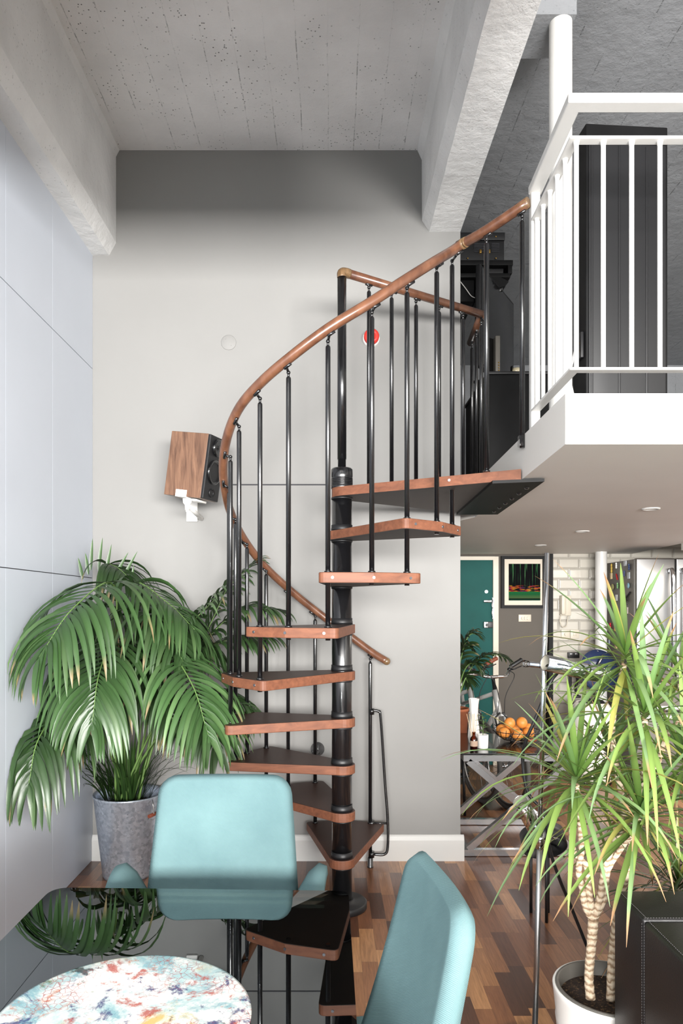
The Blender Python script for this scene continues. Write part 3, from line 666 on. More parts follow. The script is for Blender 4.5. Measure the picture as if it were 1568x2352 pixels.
# first baluster foot and side rail
a0 = math.radians(72); fx0, fy0 = PX + RB * math.cos(a0), PY + RB * math.sin(a0)
MB().lathe([(0.018, 0), (0.019, 0.004), (0.016, 0.008), (0.016, 0.055), (0.012, 0.06)], 20, c=(fx0, fy0, 0)).build('baluster_foot', 'blackmetal', st)
g = [at(857, 1632, fy0), at(868, 1634, fy0), at(874, 1650, fy0), at(884, 1800, fy0), at(890, 1880, fy0), at(890, 1945, fy0), at(882, 1962, fy0), at(857, 1962, fy0)]
b = MB(); b.tube(catmull(g, 5), 0.0085, 10); b.cyl(at(857, 1891, fy0), at(888, 1891, fy0), 0.007, 10)
for yy in (1634, 1891, 1962): q = at(853.5, yy, fy0); b.tube([q + Vector((0, 0, -0.018)), q + Vector((0, 0, 0.018))], 0.0155, 14)
b.build('side_guard_rail', 'blackmetal', st)
# landing rail: newel, rail, balusters
b = MB(); b.tube([(PX, PY, 2.24), (PX, PY, 2.29), (PX, PY, 2.2901), (PX, PY, 3.228)], [0.021, 0.021, 0.0235, 0.0235], 20); b.build('newel_post', 'blackmetal', st)
b = MB(); b.tube(catmull([PT + Vector((0, 0, -0.03)), PT + Vector((0.0, 0, -0.008)), PT + (BC - PT).normalized() * 0.02 + Vector((0, 0, 0.0)), PT + (BC - PT).normalized() * 0.045], 5), 0.0245, 16); b.build('handrail_elbow', 'railjoint', st)
b = MB(); b.tube([PT + (BC - PT).normalized() * 0.045, BC], 0.0225, 16); b.sphere(BC, 0.0225); b.tube([BC, BE], 0.0225, 16); b.sphere(BE, 0.0225); b.build('handrail', 'rail', st)
for px in (847, 899, 955, 1008, 1063):
    # intersect viewing column with the back rail line in plan
    lo, hi = 0.0, 1.0
    for _ in range(40):
        m_ = (lo + hi) / 2; q = PT.lerp(BC, m_)
        if CX + q.x / q.y * F < px: lo = m_
        else: hi = m_
    q = PT.lerp(BC, lo); bal_obj(q.x, q.y, LZ, q.z, tread_z=[LZ])
for t in (0.04, 0.45, 0.85):
    q = BC.lerp(BE, t); bal_obj(q.x, q.y, ZS if q.y > 4.23 else LZ, q.z, tread_z=[ZS if q.y > 4.23 else LZ])
bal_obj(E2.x, E2.y, LZ, E2.z, tread_z=[LZ])
q = at(1197, 480, 2.99); q.x = fx(2.99) - 0.022
q = at(1199, 476, 3.02); bal_obj(q.x, q.y, 2.225, q.z + 0.0)
b = MB(); b.rbox((q.x - 0.016, q.y - 0.016, 2.23), (q.x + 0.02, q.y + 0.016, 2.28), 0.004); b.build('clear_clip', 'clear', st)
# wall bracket behind tread 3/4
wq = at(729, 1720, YB)
b = MB(); b.cyl(wq + Vector((0, 0, 0)), wq + Vector((0, -0.008, 0)), 0.042, 32); b.cyl(wq + Vector((0, -0.004, 0)), (wq.x, 4.125, wq.z), 0.009, 12)
for dx, dz in ((0.02, 0.024), (-0.024, -0.006), (0.01, -0.026)): b.sphere(wq + Vector((dx, -0.009, dz)), 0.004)
b.build('wall_bracket', 'blackmetal', st)

# ------------------------------------------------------------------ white mezzanine railing
rc = at(1319, 236, 2.46); RZ = rc.z
mr = empty('mezzanine_railing', (fx(2.46) + 0.03, 2.46, ZS), 'white metal railing along the mezzanine edge with square posts and round bars', 'railing')
def rl(y): return fx(y) + 0.035
xc = rl(2.46); yE = 2.985
def bar(name, z, w, h, x_end=2.85):
    b = MB()
    M = None
    d = Vector((rl(yE) - xc, yE - 2.46, 0)).normalized(); nn = Vector((-d.y, d.x, 0))
    c0 = Vector((xc, 2.46, z)); c1 = Vector((rl(yE), yE, z))
    # L shaped in plan, mitred
    a0 = c0 + Vector((w / 2, w / 2, 0)); a1 = c0 + Vector((-w / 2, -w / 2, 0))
    P = [(a1.x, a1.y), (x_end, a1.y), (x_end, a0.y), (a0.x, a0.y), (c1.x + w / 2, c1.y), (c1.x - w / 2, c1.y)]
    b.prism(P, z - h / 2, z + h / 2)
    o = b.build(name, 'white', mr); bv = o.modifiers.new('b', 'BEVEL'); bv.width = 0.004; bv.segments = 2; bv.limit_method = 'ANGLE'
    return o
def zat(py, s=F / 2.46): return EYE + (CY - py) / s
bar('top_rail', RZ, 0.055, 0.034); bar('flat_bar', zat(322), 0.04, 0.010); bar('flat_bar', zat(850), 0.04, 0.010)
ztb, zbb = zat(322), zat(850)
for px in (1323, 1385, 1450, 1515, 1580, 1645, 1710):
    x = (px - CX) / F * 2.46; b = MB(); b.tube([(x, 2.46, zbb), (x, 2.46, ztb - 0.02), (x, 2.46, ztb)], [0.0085, 0.0085, 0.013], 12); b.build('baluster', 'white', mr)
for i in range(1, 6):
    y = 2.46 + 0.098 * i; b = MB(); b.tube([(rl(y), y, zbb), (rl(y), y, ztb - 0.02), (rl(y), y, ztb)], [0.0085, 0.0085, 0.013], 12); b.build('baluster', 'white', mr)
b = MB(); b.rbox((rl(yE) - 0.019, yE - 0.019, ZS), (rl(yE) + 0.019, yE + 0.019, RZ - 0.005), 0.003); b.build('post', 'white', mr)
for px in (1566, 1700): 
    x = (px - CX) / F * 2.46 + 0.04; b = MB(); b.rbox((x - 0.02, 2.44, ZS), (x + 0.02, 2.48, RZ - 0.01), 0.003); b.build('post', 'white', mr)

# ------------------------------------------------------------------ things on the mezzanine
def panelbox(name, a, b_, label, cat, mat='blackmatt', r=0.006):
    return tag(MB().rbox(a, b_, r).build(name, mat, loc=((a[0] + b_[0]) / 2, (a[1] + b_[1]) / 2, a[2])), label, cat)
x0 = (1345 - CX) / F * 3.2; x1 = (1528 - CX) / F * 3.25
t = empty('tower_speaker', ((x0 + x1) / 2, 3.27, ZS), 'tall black panel loudspeaker standing behind the white railing', 'speaker')
M = Matrix.Translation((x0, 3.2, ZS)) @ Matrix.Rotation(math.radians(4), 4, 'Z')
W = x1 - x0; H = EYE + 1109 / F * 3.2 - ZS
b = MB(); b.rbox((0, 0, 0), (W, 0.14, H), 0.005, M=M); b.build('cabinet', 'blackmatt', t)
b = MB(); b.rbox((0.012, -0.006, 0.14), (W - 0.012, 0.004, H - 0.09), 0.003, M=M)
for i in range(3): b.rbox((0.02 + i * W / 3, -0.009, 0.15), (0.02 + i * W / 3 + 0.012, 0, H - 0.1), 0.003, M=M)
b.build('grille', 'blackplastic', t)
b = MB(); pp = Vector((x0 - 0.012, 3.27, EYE + (CY - 800) / F * 3.27)); b.rbox((pp.x - 0.004, pp.y - 0.05, pp.z - 0.06), (x0 - 0.001, pp.y + 0.05, pp.z + 0.06), 0.003)
b.build('terminal_plate', 'blackplastic', t)
b = MB()
for dz in (-0.02, 0.02): b.cyl((pp.x - 0.02, pp.y - 0.01, pp.z + dz), (pp.x, pp.y - 0.01, pp.z + dz), 0.008)
b.build('terminal', 'brass', t)
b = MB(); b.tube(catmull([(pp.x - 0.018, pp.y - 0.01, pp.z - 0.02), (pp.x - 0.05, pp.y - 0.04, pp.z - 0.15), (pp.x - 0.03, pp.y - 0.08, pp.z - 0.3), (pp.x + 0.02, pp.y - 0.1, ZS + 0.12), (pp.x + 0.03, pp.y - 0.11, ZS + 0.01)], 6), 0.006, 8)
tag(b.build('speaker_cable', 'whitecable', loc=(pp.x, pp.y, ZS)), 'white speaker cable dropping from brass terminals to the mezzanine floor', 'cable')
# black cabinet with TV, box and candle
cz = EYE + (CY - 860) / F * 4.7
t = empty('media_cabinet', (1.3, 5.1, ZS), 'black cabinet standing on the mezzanine behind the stair balusters', 'cabinet')
cx0 = (1122 - CX) / F * 4.7
b = MB(); b.rbox((cx0, 4.7, ZS), (1.75, 5.5, cz), 0.006); b.build('carcass', 'blackmatt', t)
b = MB(); b.rbox((cx0 - 0.01, 4.69, cz - 0.001), (1.76, 5.51, cz + 0.02), 0.004); b.build('cabinet_top', 'blackplastic', t)
cz += 0.02
t = empty('television', (1.22, 5.0, cz), 'black flat television turned sideways on the black cabinet', 'television')
def tvp(px, py, Y=4.95): return at(px, py, Y)
A = tvp(1128, 657); B_ = tvp(1180, 657)
M = Matrix.Translation((A.x + 0.1, 5.05, cz + 0.03)) @ Matrix.Rotation(math.radians(58), 4, 'Z')
hh = EYE + (CY - 657) / F * 5.0 - cz - 0.03
b = MB(); b.rbox((-0.45, 0.0, 0), (0.28, 0.035, hh), 0.006, M=M); b.rbox((-0.30, 0.03, 0.08), (0.14, 0.10, hh - 0.1), 0.02, M=M); b.build('casing', 'blackplastic', t)
b = MB(); b.rbox((-0.43, -0.003, 0.02), (0.26, 0.002, hh - 0.02), 0.001, M=M); b.build('screen', 'blackmetal', t)
b = MB(); b.rbox((-0.22, -0.06, -0.03), (0.05, 0.14, -0.015), 0.004, M=M); b.rbox((-0.1, 0.01, -0.02), (-0.05, 0.03, 0.02), 0.004, M=M); b.build('stand', 'blackplastic', t)
q = tvp(1143, 852, 4.82)
t = empty('cable_box', (q.x, q.y, cz), 'slim grey connector box with coloured sockets beside the television', 'electronics')
b = MB(); b.rbox((q.x - 0.017, q.y, cz), (q.x + 0.017, q.y + 0.12, cz + 0.29), 0.006); b.build('case', 'steeldark', t)
b = MB(); cols = 0
for i in range(5): b.sphere((q.x + 0.006, q.y - 0.001, cz + 0.03 + i * 0.018), 0.005)
b.build('socket', 'brass', t)
q = at(1185, 850, 4.8)
t = empty('candle_jar', (q.x, q.y, cz), 'ivory candle in a short glass jar on the black cabinet', 'candle')
b = MB(); b.lathe([(0.0001, 0.004), (0.036, 0.004), (0.036, 0.05), (0.0001, 0.052)], 28, c=(q.x, q.y, cz)); b.build('wax', 'candle', t)
b = MB(); b.lathe([(0.0001, 0.0), (0.039, 0.0), (0.039, 0.066), (0.0375, 0.066), (0.0375, 0.003)], 28, c=(q.x, q.y, cz)); b.build('jar', 'clear', t)
# wall shelf with amplifier and small boxes, hung on the return wall
SY = 5.0; s5 = F / SY
def zz(py): return EYE + (CY - py) / s5
def xx(px): return (px - CX) / s5
t = empty('wall_shelf', (XW, SY + 0.2, zz(640)), 'black bracket shelf of two boards fixed to the side wall', 'shelf')
b = MB(); b.rbox((XW, SY, zz(609)), (xx(1178), SY + 0.5, zz(597)), 0.004); b.build('shelf_board', 'blackmatt', t)
b = MB(); b.rbox((XW, SY, zz(637)), (xx(1172), SY + 0.5, zz(627)), 0.004); b.build('shelf_board', 'blackmatt', t)
b = MB(); b.rbox((xx(1166), SY, zz(628)), (xx(1176), SY + 0.5, zz(608)), 0.003); b.prism([(xx(1150), 0), (xx(1168), 0.03), (xx(1160), 0.06), (xx(1130), 0.09), (xx(1130), 0)], 0, 0.02, M=Matrix.Translation((0, SY + 0.02, zz(637) - 0.0)) @ Matrix.Rotation(math.radians(90), 4, 'X') @ Matrix.Diagonal((1, -1, 1, 1))); b.build('bracket', 'blackmatt', t)
t = empty('amplifier', (xx(1110), SY + 0.2, zz(597)), 'black amplifier with vent slots and terminals on top of the shelf', 'amplifier')
b = MB(); b.rbox((XW + 0.01, SY + 0.03, zz(597)), (xx(1160), SY + 0.45, zz(548)), 0.004); b.rbox((XW + 0.01, SY + 0.02, zz(548) + 0.001), (xx(1161), SY + 0.45, zz(530)), 0.004); b.build('case', 'blackplastic', t)
b = MB()
for r_ in range(2):
    for i in range(6): b.box((xx(1090 + r_ * 40), SY + 0.022, zz(574) + i * 0.011), (xx(1122 + r_ * 26), SY + 0.03, zz(574) + i * 0.011 + 0.004))
b.build('vent_slots', 'groove', t)
b = MB()
for px_, py_ in ((1075, 590), (1140, 590), (1140, 540)): b.sphere((xx(px_), SY + 0.02, zz(py_)), 0.006)
for i in range(3): b.rbox((xx(1102 + i * 10), SY + 0.015, zz(578)), (xx(1107 + i * 10), SY + 0.035, zz(570)), 0.002)
b.build('terminal', 'brass', t)
panelbox('receiver', (xx(1108), SY + 0.02, zz(627)), (xx(1158), SY + 0.4, zz(613)), 'slim brown black receiver between the two shelf boards', 'electronics', 'blackplastic')
t = empty('subwoofer', (xx(1130), SY + 0.2, zz(664)), 'dark grey box speaker hanging under the wall shelf', 'speaker')
b = MB(); b.rbox((xx(1104), SY + 0.02, zz(664)), (xx(1157), SY + 0.4, zz(638)), 0.004); b.build('case', 'blackplastic', t)
b = MB(); b.rbox((xx(1122), SY + 0.0, zz(668)), (xx(1150), SY + 0.3, zz(664)), 0.001); b.build('base_strip', 'steel', t)
b = MB(); b.rbox((XW + 0.001, SY + 0.02, zz(690)), (xx(1090), SY + 0.4, zz(640)), 0.004); tag(b.build('storage_box', 'blackmatt', loc=(XW + 0.1, SY + 0.2, zz(690))), 'matt black box fixed below the shelf against the side wall', 'box')
b = MB(); b.tube(catmull([(xx(1056), SY - 0.02, zz(650)), (xx(1068), SY - 0.03, zz(668)), (xx(1080), SY - 0.02, zz(682)), (xx(1092), SY + 0.0, zz(685))], 6), 0.003, 6)
tag(b.build('signal_cable', 'whitecable', loc=(xx(1068), SY, zz(668))), 'thin white cable looping below the wall shelf', 'cable')

# ------------------------------------------------------------------ on the back wall
p = at(852, 779, YB)
t = empty('fire_alarm', p, 'round red fire alarm sounder mounted high on the grey wall', 'fire alarm')
Mw = Matrix.Translation(p) @ Matrix.Rotation(math.radians(90), 4, 'X')
MB().lathe([(0.051, 0), (0.051, 0.02), (0.047, 0.026), (0.0001, 0.026)], 36, M=Mw).build('base', 'white_plastic', t)
MB().lathe([(0.045, 0.02), (0.046, 0.05), (0.04, 0.06), (0.022, 0.064), (0.02, 0.058), (0.0001, 0.058)], 36, M=Mw).build('sounder', 'red', t)
MB().lathe([(0.012, 0.058), (0.010, 0.068), (0.0001, 0.07)], 20, M=Mw).build('centre_button', 'white_plastic', t)
p = at(525, 787, YB); Mw = Matrix.Translation(p) @ Matrix.Rotation(math.radians(90), 4, 'X')
b = MB(); b.lathe([(0.046, 0), (0.046, 0.003), (0.043, 0.005), (0.0001, 0.005)], 40, M=Mw)
b.lathe([(0.004, 0.005), (0.0001, 0.007)], 8, M=Mw @ Matrix.Translation((-0.018, 0.018, 0))); b.lathe([(0.004, 0.005), (0.0001, 0.007)], 8, M=Mw @ Matrix.Translation((0.016, -0.02, 0)))
tag(b.build('blanking_cover', 'backwall', loc=p), 'flat round cover plate painted the same grey as the wall', 'cover plate')
# wall speaker
sc = at(447, 1073, 3.93)
t = empty('wall_speaker', sc, 'walnut bookshelf loudspeaker tilted down on a white wall bracket', 'speaker')
M = Matrix.Translation(sc) @ Matrix.Rotation(math.radians(-20), 4, 'Z') @ Matrix.Rotation(math.radians(8.5), 4, 'Y')
D, Wd, Hh = 0.245, 0.17, 0.355
b = MB(); b.rbox((-D / 2, -Wd / 2, -Hh / 2), (D / 2 - 0.01, Wd / 2, Hh / 2), 0.003, M=M, smooth=False); b.build('cabinet', 'walnut', t)
b = MB(); b.rbox((D / 2 - 0.012, -Wd / 2 + 0.002, -Hh / 2 + 0.002), (D / 2 + 0.006, Wd / 2 - 0.002, Hh / 2 - 0.002), 0.004, M=M, smooth=False); bf = b.build('baffle', 'blackplastic', t)
Mf = M @ Matrix.Translation((D / 2 + 0.006, 0, 0)) @ Matrix.Rotation(math.radians(90), 4, 'Y')
b = MB(); b.lathe([(0.068, 0), (0.068, 0.008), (0.06, 0.01), (0.055, 0.0), (0.02, -0.015), (0.0001, -0.006)], 36, M=Mf @ Matrix.Translation((0.02, 0, 0))); b.build('woofer', 'blackmetal', t)
b = MB(); b.lathe([(0.048, 0), (0.048, 0.012), (0.04, 0.014), (0.02, 0.004), (0.012, 0.012), (0.0001, 0.014)], 32, M=Mf @ Matrix.Translation((-0.115, 0, 0))); b.build('tweeter', 'blackmetal', t)
b = MB(); b.lathe([(0.026, 0.0), (0.024, 0.006), (0.017, 0.0), (0.016, -0.02)], 24, M=Mf @ Matrix.Translation((0.135, 0.0, 0))); b.build('bass_port', 'blackplastic', t)
b = MB(); b.rbox((-0.045, -Wd / 2 - 0.004, -Hh / 2 - 0.004), (0.025, Wd / 2 + 0.004, -Hh / 2 + 0.0), 0.001, M=M); b.rbox((-0.045, -Wd / 2 - 0.005, -Hh / 2 - 0.004), (0.025, -Wd / 2 - 0.001, -Hh / 2 + 0.036), 0.001, M=M)
b.rbox((0.02, -0.06, -Hh / 2 - 0.016), (0.075, 0.05, -Hh / 2 - 0.004), 0.002, M=M)
k = at(430, 1160, 3.86)
b.tube([k + Vector((0, 0, 0.035)), k + Vector((0.0, 0, 0.012)), k + Vector((0.0, 0, 0.0)), k + Vector((0, 0, -0.028))], [0.026, 0.024, 0.014, 0.013], 16)
b.tube([k, k + Vector((0.012, 0.36 - 0.0, -0.03))], 0.014, 12); b.sphere(k + Vector((0, 0, -0.032)), 0.009)
wp = at(441, 1178, YB); b.rbox((wp.x - 0.032, YB - 0.02, wp.z - 0.055), (wp.x + 0.036, YB, wp.z + 0.075), 0.005); b.build('wall_mount', 'white_plastic', t)
# ------------------------------------------------------------------ potted palm
def lc(rgb, k=1.0): c = lin(rgb); k *= 0.68; return (c[0] * k, c[1] * k, c[2] * k)
def strap(mb, base, d, length, width, droop, rnd, colA, colB, tipc, n=7, side=None, fold=0.25):
    """one drooping strap leaf; d start direction"""
    p = Vector(base); d = Vector(d).normalized(); rows = []; cols = []
    s = side if side is not None else d.cross(Vector((0, 0, 1)))
    if s.length < 0.05: s = Vector((1, 0, 0))
    s = s.normalized(); step = length / n
    for i in range(n + 1):
        t = i / n
        w = width * 0.5 * min(1.0, (0.35 + 2.6 * t)) * (1 - t ** 2.2) ** 0.75 if t < 1 else 0.0004
        up = s.cross(d).normalized()
        if up.z < 0: up = -up
        rows.append([p - s * w + up * w * fold, p.copy(), p + s * w + up * w * fold])
        kk = tuple(colA[j] * (1 - t) + colB[j] * t for j in range(3))
        if t > 0.86 and tipc: kk = tipc
        e = tuple(c * 0.86 for c in kk); cols += [e, kk, e]
        d = (d + Vector((0, 0, -droop * (0.35 + t) / n * 2))).normalized()
        s = (s - d * s.dot(d)).normalized()
        p = p + d * step
        # keep off the left wall, back wall and floor
        if base[1] > YB: p.x = max(p.x, XW + 0.02)
        else:
            if p.x < XL + 0.02: p.x = XL + 0.02
            if p.y > YB - 0.03 and p.x < XW: p.y = YB - 0.03
        if p.z < 0.01: p.z = 0.01
    mb.grid(rows, cols=cols)
def frond(root, a, b_, c, nl, ll, lw, droop, seed, start=0.3, spread=1.0, dark=1.0, name='frond', pts=None):
    rnd = random.Random(seed); path = [Vector(q) for q in pts] if pts else bez(a, b_, c, 22)
    mb = MB(); n = len(path)
    mb.tube(path, [0.0075 * (1 - 0.75 * i / (n - 1)) for i in range(n)], 6, 1)
    mb.col[-(n * 6):] = [lc((104, 128, 70), dark)] * (n * 6)
    for i in range(nl):
        t = start + (1 - start) * (i / (nl - 1)) ** 0.92
        fi = t * (n - 1); i0 = min(int(fi), n - 2); q = path[i0].lerp(path[i0 + 1], fi - i0)
        tg = (path[min(i0 + 2, n - 1)] - path[max(0, i0 - 1)]).normalized()
        sd = tg.cross(Vector((0, 0, 1)))
        if sd.length < 0.2: sd = Vector((1, 0.2, 0))
        sd.normalize(); up = sd.cross(tg).normalized()
        fwd = 0.25 + 0.75 * t + (0.9 if t > 0.93 else 0)
        prof = math.sin(PI * min(1, 0.22 + 0.72 * t)) ** 0.6
        for sg in (-1, 1):
            L_ = ll * prof * rnd.uniform(0.88, 1.1); dd = (tg * fwd + sd * sg * spread + up * rnd.uniform(0.1, 0.3) + Vector((rnd.uniform(-.08, .08), rnd.uniform(-.08, .08), 0)))
            g = rnd.uniform(0.8, 1.2) * dark
            cA = lc((58, 88, 48), g); cB = lc((80, 114, 66), g)
            if rnd.random() < 0.15: cB = lc((112, 144, 92), g)
            strap(mb, q, dd, L_, lw * rnd.uniform(0.85, 1.15), droop * rnd.uniform(0.8, 1.25), rnd, cA, cB, lc((170, 150, 110)) if rnd.random() < 0.18 else None, n=8, side=tg, fold=0.35)
    o = mb.build(name, ['leaf', 'rachis'], root)
    return o
BX, BY = -1.16, 4.015
bu = empty('galvanised_bucket', (BX, BY, 0), 'galvanised steel bucket planter standing in the corner by the white panels', 'bucket')
b = MB(); b.lathe([(0.0001, 0.008), (0.136, 0.008), (0.136, 0.0), (0.142, 0.0), (0.143, 0.012), (0.193, 0.452), (0.197, 0.456), (0.199, 0.462), (0.196, 0.468), (0.191, 0.464), (0.188, 0.452), (0.180, 0.39)], 64, c=(BX, BY, 0)); b.build('bucket_body', 'galv', bu)
b = MB(); hx, hy = BX + 0.162, BY - 0.10
b.tube(catmull([(hx, hy, 0.452), (hx + 0.01, hy - 0.02, 0.43), (hx + 0.015, hy - 0.02, 0.385), (hx + 0.012, hy - 0.02, 0.375)], 5), 0.004, 8)
b.tube([(hx + 0.03, hy + 0.02, 0.375), (hx - 0.005, hy - 0.05, 0.372)], 0.010, 10, 1); b.build('handle', ['steel', 'redleather'], bu)
pr = empty('potted_palm', (BX, BY, 0.39), 'large drooping kentia palm growing out of the galvanised bucket', 'palm')
MB().lathe([(0.0001, 0.40), (0.1, 0.398), (0.178, 0.39)], 32, c=(BX, BY, 0)).build('soil', 'soil', pr)
B0 = (BX, BY, 0.40)
def fr_px(p0, p1, p2, *a, **k):
    """frond: stalk from the bucket to p0, then arched through p1,p2 (px,py,Y)"""
    A = Vector((BX + random.uniform(-.07, .07), BY + random.uniform(-.05, .03), 0.40))
    q0, q1, q2 = at(*p0), at(*p1), at(*p2)
    seg1 = bez(A, A.lerp(q0, 0.5) + Vector((0, 0, 0.15)), q0, 8)[:-1]
    pts = catmull([A, A.lerp(q0, 0.55) + Vector((0.0, 0, 0.10)), q0, q1, q2], 6)
    return frond(pr, None, None, None, *a, pts=pts, **k)
FR = [
    ((420, 1560, 3.98), (480, 1440, 3.98), (530, 1330, 3.98), 20, 0.30, 0.028, 0.6, 41, 0.35, 1.0, 0.85),
    ((450, 1500, 3.98), (550, 1400, 3.98), (640, 1400, 3.98), 18, 0.30, 0.026, 0.9, 42, 0.4, 1.0, 0.8),
    ((200, 1500, 3.8), (130, 1560, 3.5), (70, 1680, 3.4), 18, 0.40, 0.03, 1.6, 43, 0.5, 1.0, 0.8),
    ((430, 1650, 3.9), (480, 1640, 3.7), (500, 1720, 3.6), 16, 0.34, 0.028, 1.2, 44, 0.5, 1.0, 0.8),
    ((320, 1420, 3.9), (370, 1420, 3.7), (420, 1520, 3.55), 18, 0.40, 0.028, 1.3, 45, 0.5, 1.0, 0.9),
    # crown-side fronds (p0 = top of the stalk arch, p1 mid, p2 tip)
    ((262, 1345, 3.65), (170, 1395, 3.2), (90, 1510, 3.02), 19, 0.44, 0.030, 1.5, 11, 0.52, 1.0, 1.05),
    ((265, 1470, 3.7), (228, 1545, 3.35), (212, 1660, 3.25), 20, 0.42, 0.030, 1.5, 12, 0.50, 1.0, 1.15),
    ((300, 1345, 3.85), (385, 1385, 3.75), (450, 1450, 3.65), 18, 0.36, 0.028, 1.3, 13, 0.5, 1.0, 1.1),
    ((380, 1500, 3.75), (440, 1570, 3.4), (478, 1690, 3.3), 20, 0.38, 0.029, 1.2, 14, 0.5, 1.0, 1.35),
    ((170, 1600, 3.7), (92, 1690, 3.25), (66, 1800, 3.12), 15, 0.40, 0.030, 1.8, 15, 0.55, 0.7, 0.75),
    ((400, 1480, 3.95), (480, 1390, 3.95), (575, 1300, 3.95), 20, 0.34, 0.028, 0.7, 16, 0.45, 1.0, 1.1),
    ((430, 1530, 3.95), (520, 1470, 3.95), (610, 1460, 3.95), 18, 0.32, 0.028, 0.9, 17, 0.45, 1.0, 0.95),
    ((420, 1600, 3.9), (500, 1590, 3.8), (580, 1630, 3.75), 18, 0.34, 0.027, 1.2, 18, 0.45, 1.0, 0.85),
    ((300, 1500, 3.95), (330, 1500, 3.9), (370, 1600, 3.8), 18, 0.36, 0.028, 1.4, 19, 0.45, 1.0, 0.75),
    ((230, 1400, 3.9), (170, 1440, 3.75), (120, 1560, 3.65), 17, 0.38, 0.028, 1.6, 20, 0.5, 1.0, 0.7),
    ((245, 1320, 3.95), (262, 1300, 3.9), (300, 1330, 3.8), 14, 0.30, 0.026, 1.4, 21, 0.6, 1.0, 0.6),
    ((250, 1560, 3.85), (200, 1600, 3.6), (160, 1700, 3.5), 16, 0.36, 0.028, 1.6, 22, 0.5, 1.0, 0.6),
    ((330, 1560, 3.9), (380, 1590, 3.7), (400, 1680, 3.6), 16, 0.30, 0.026, 1.5, 23, 0.5, 1.0, 0.7),
    ((360, 1430, 3.95), (420, 1440, 3.9), (500, 1500, 3.85), 18, 0.34, 0.027, 1.2, 24, 0.5, 1.0, 0.8),
    ((280, 1380, 4.0), (330, 1400, 3.95), (350, 1520, 3.9), 18, 0.34, 0.028, 1.5, 25, 0.45, 1.0, 0.6),
]
for f in FR:
    fr_px(f[0], f[1], f[2], f[3] + 3, f[4] * 1.28, f[5] * 1.05, f[6], f[7], start=f[8], spread=f[9], dark=f[10])
# upright cut stalk tips and low shoots
b = MB()
rnd = random.Random(5)
for (px, py, px2, py2) in ((190, 1330, 181, 1283), (203, 1320, 197, 1272), (208, 1310, 212, 1240), (226, 1310, 234, 1238), (243, 1320, 254, 1253), (262, 1330, 290, 1270), (275, 1345, 310, 1268), (255, 1330, 285, 1320), (270, 1345, 288, 1342), (300, 1360, 306, 1300)):
    A = at(px, py, 3.9); Bq = at(px2, py2, 3.9)
    strap(b, A, (Bq - A), (Bq - A).length * 1.05, 0.022, 0.15, rnd, lc((50, 84, 38)), lc((80, 118, 58)), None, n=6, side=Vector((1, 0, 0)))
b.build('upright_leaflets', 'leaf', pr)
b = MB()
for i in range(110):
    a = rnd.uniform(0, 2 * PI); r = rnd.uniform(0, 0.13); base = Vector((BX + r * math.cos(a), BY - abs(0.5 * r * math.sin(a)), 0.41))
    d = Vector((math.cos(a) * rnd.uniform(0.1, 0.8), -abs(math.sin(a)) * rnd.uniform(0, 0.5) + 0.1, rnd.uniform(0.8, 1.6)))
    strap(b, base, d, rnd.uniform(0.22, 0.5), 0.017, rnd.uniform(0.3, 1.3), rnd, lc((44, 70, 34), rnd.uniform(.7, 1.2)), lc((70, 104, 50), rnd.uniform(.7, 1.2)), lc((150, 130, 90)) if rnd.random() < .2 else None, n=7)
b.build('low_shoots', 'leaf', pr)

# ------------------------------------------------------------------ dining table and plate
TZ = 0.74
TY0, TY1 = 0.25, 1.955 * 1.0
TY1 = (EYE - TZ) * F / 650
xl, xr = (118 - CX) / F * TY1 * 1.0, 0.052
tb = empty('dining_table', ((xl + xr) / 2, 1.1, 0), 'smoked glass dining table with rounded corners and slim metal frame', 'table')
poly = [(xl, TY0), (xr, TY0), (xr, TY1 - 0.012), (xl, TY1 + 0.012)]
b = MB(); b.prism(rounded(poly, [0.02, 0.02, 0.035, 0.055], 8), TZ - 0.010, TZ); o = b.build('glass_top', 'glass', tb)
b = MB(); yb_ = (EYE - TZ + 0.02) * F / 745
b.rbox((xl + 0.06, yb_ - 0.003, TZ - 0.016), (xr - 0.08, yb_ + 0.003, TZ - 0.0115), 0.001); b.build('edge_trim', 'brass', tb)
b = MB()
for x in (xl + 0.14, xr - 0.16): b.rbox((x - 0.014, TY0 + 0.12, TZ - 0.04), (x + 0.014, TY1 - 0.34, TZ - 0.0105), 0.003)
b.rbox((xl + 0.14, 0.6, TZ - 0.04), (xr - 0.16, 0.63, TZ - 0.011), 0.003)
b.build('frame', 'blackmetal', tb)
for x in (xl + 0.14, xr - 0.16):
    for y in (TY0 + 0.14, TY1 - 0.36):
        MB().tube([(x, y, 0), (x, y, TZ - 0.03)], 0.018, 14).build('leg', 'blackmetal', tb)
pc_ = Vector((-0.392, (EYE - TZ - 0.012) * F / 958, TZ + 0.0005))
PRD = 0.242
b = MB(); b.lathe([(0.0001, 0.0), (0.16, 0.0), (0.165, 0.002), (PRD, 0.016), (PRD + 0.001, 0.018), (PRD - 0.004, 0.019), (0.2, 0.0165), (0.0001, 0.0145)], 96, c=pc_)
tag(b.build('serving_plate', 'plate', loc=pc_), 'large round plate splashed with many colours on the glass table', 'plate')

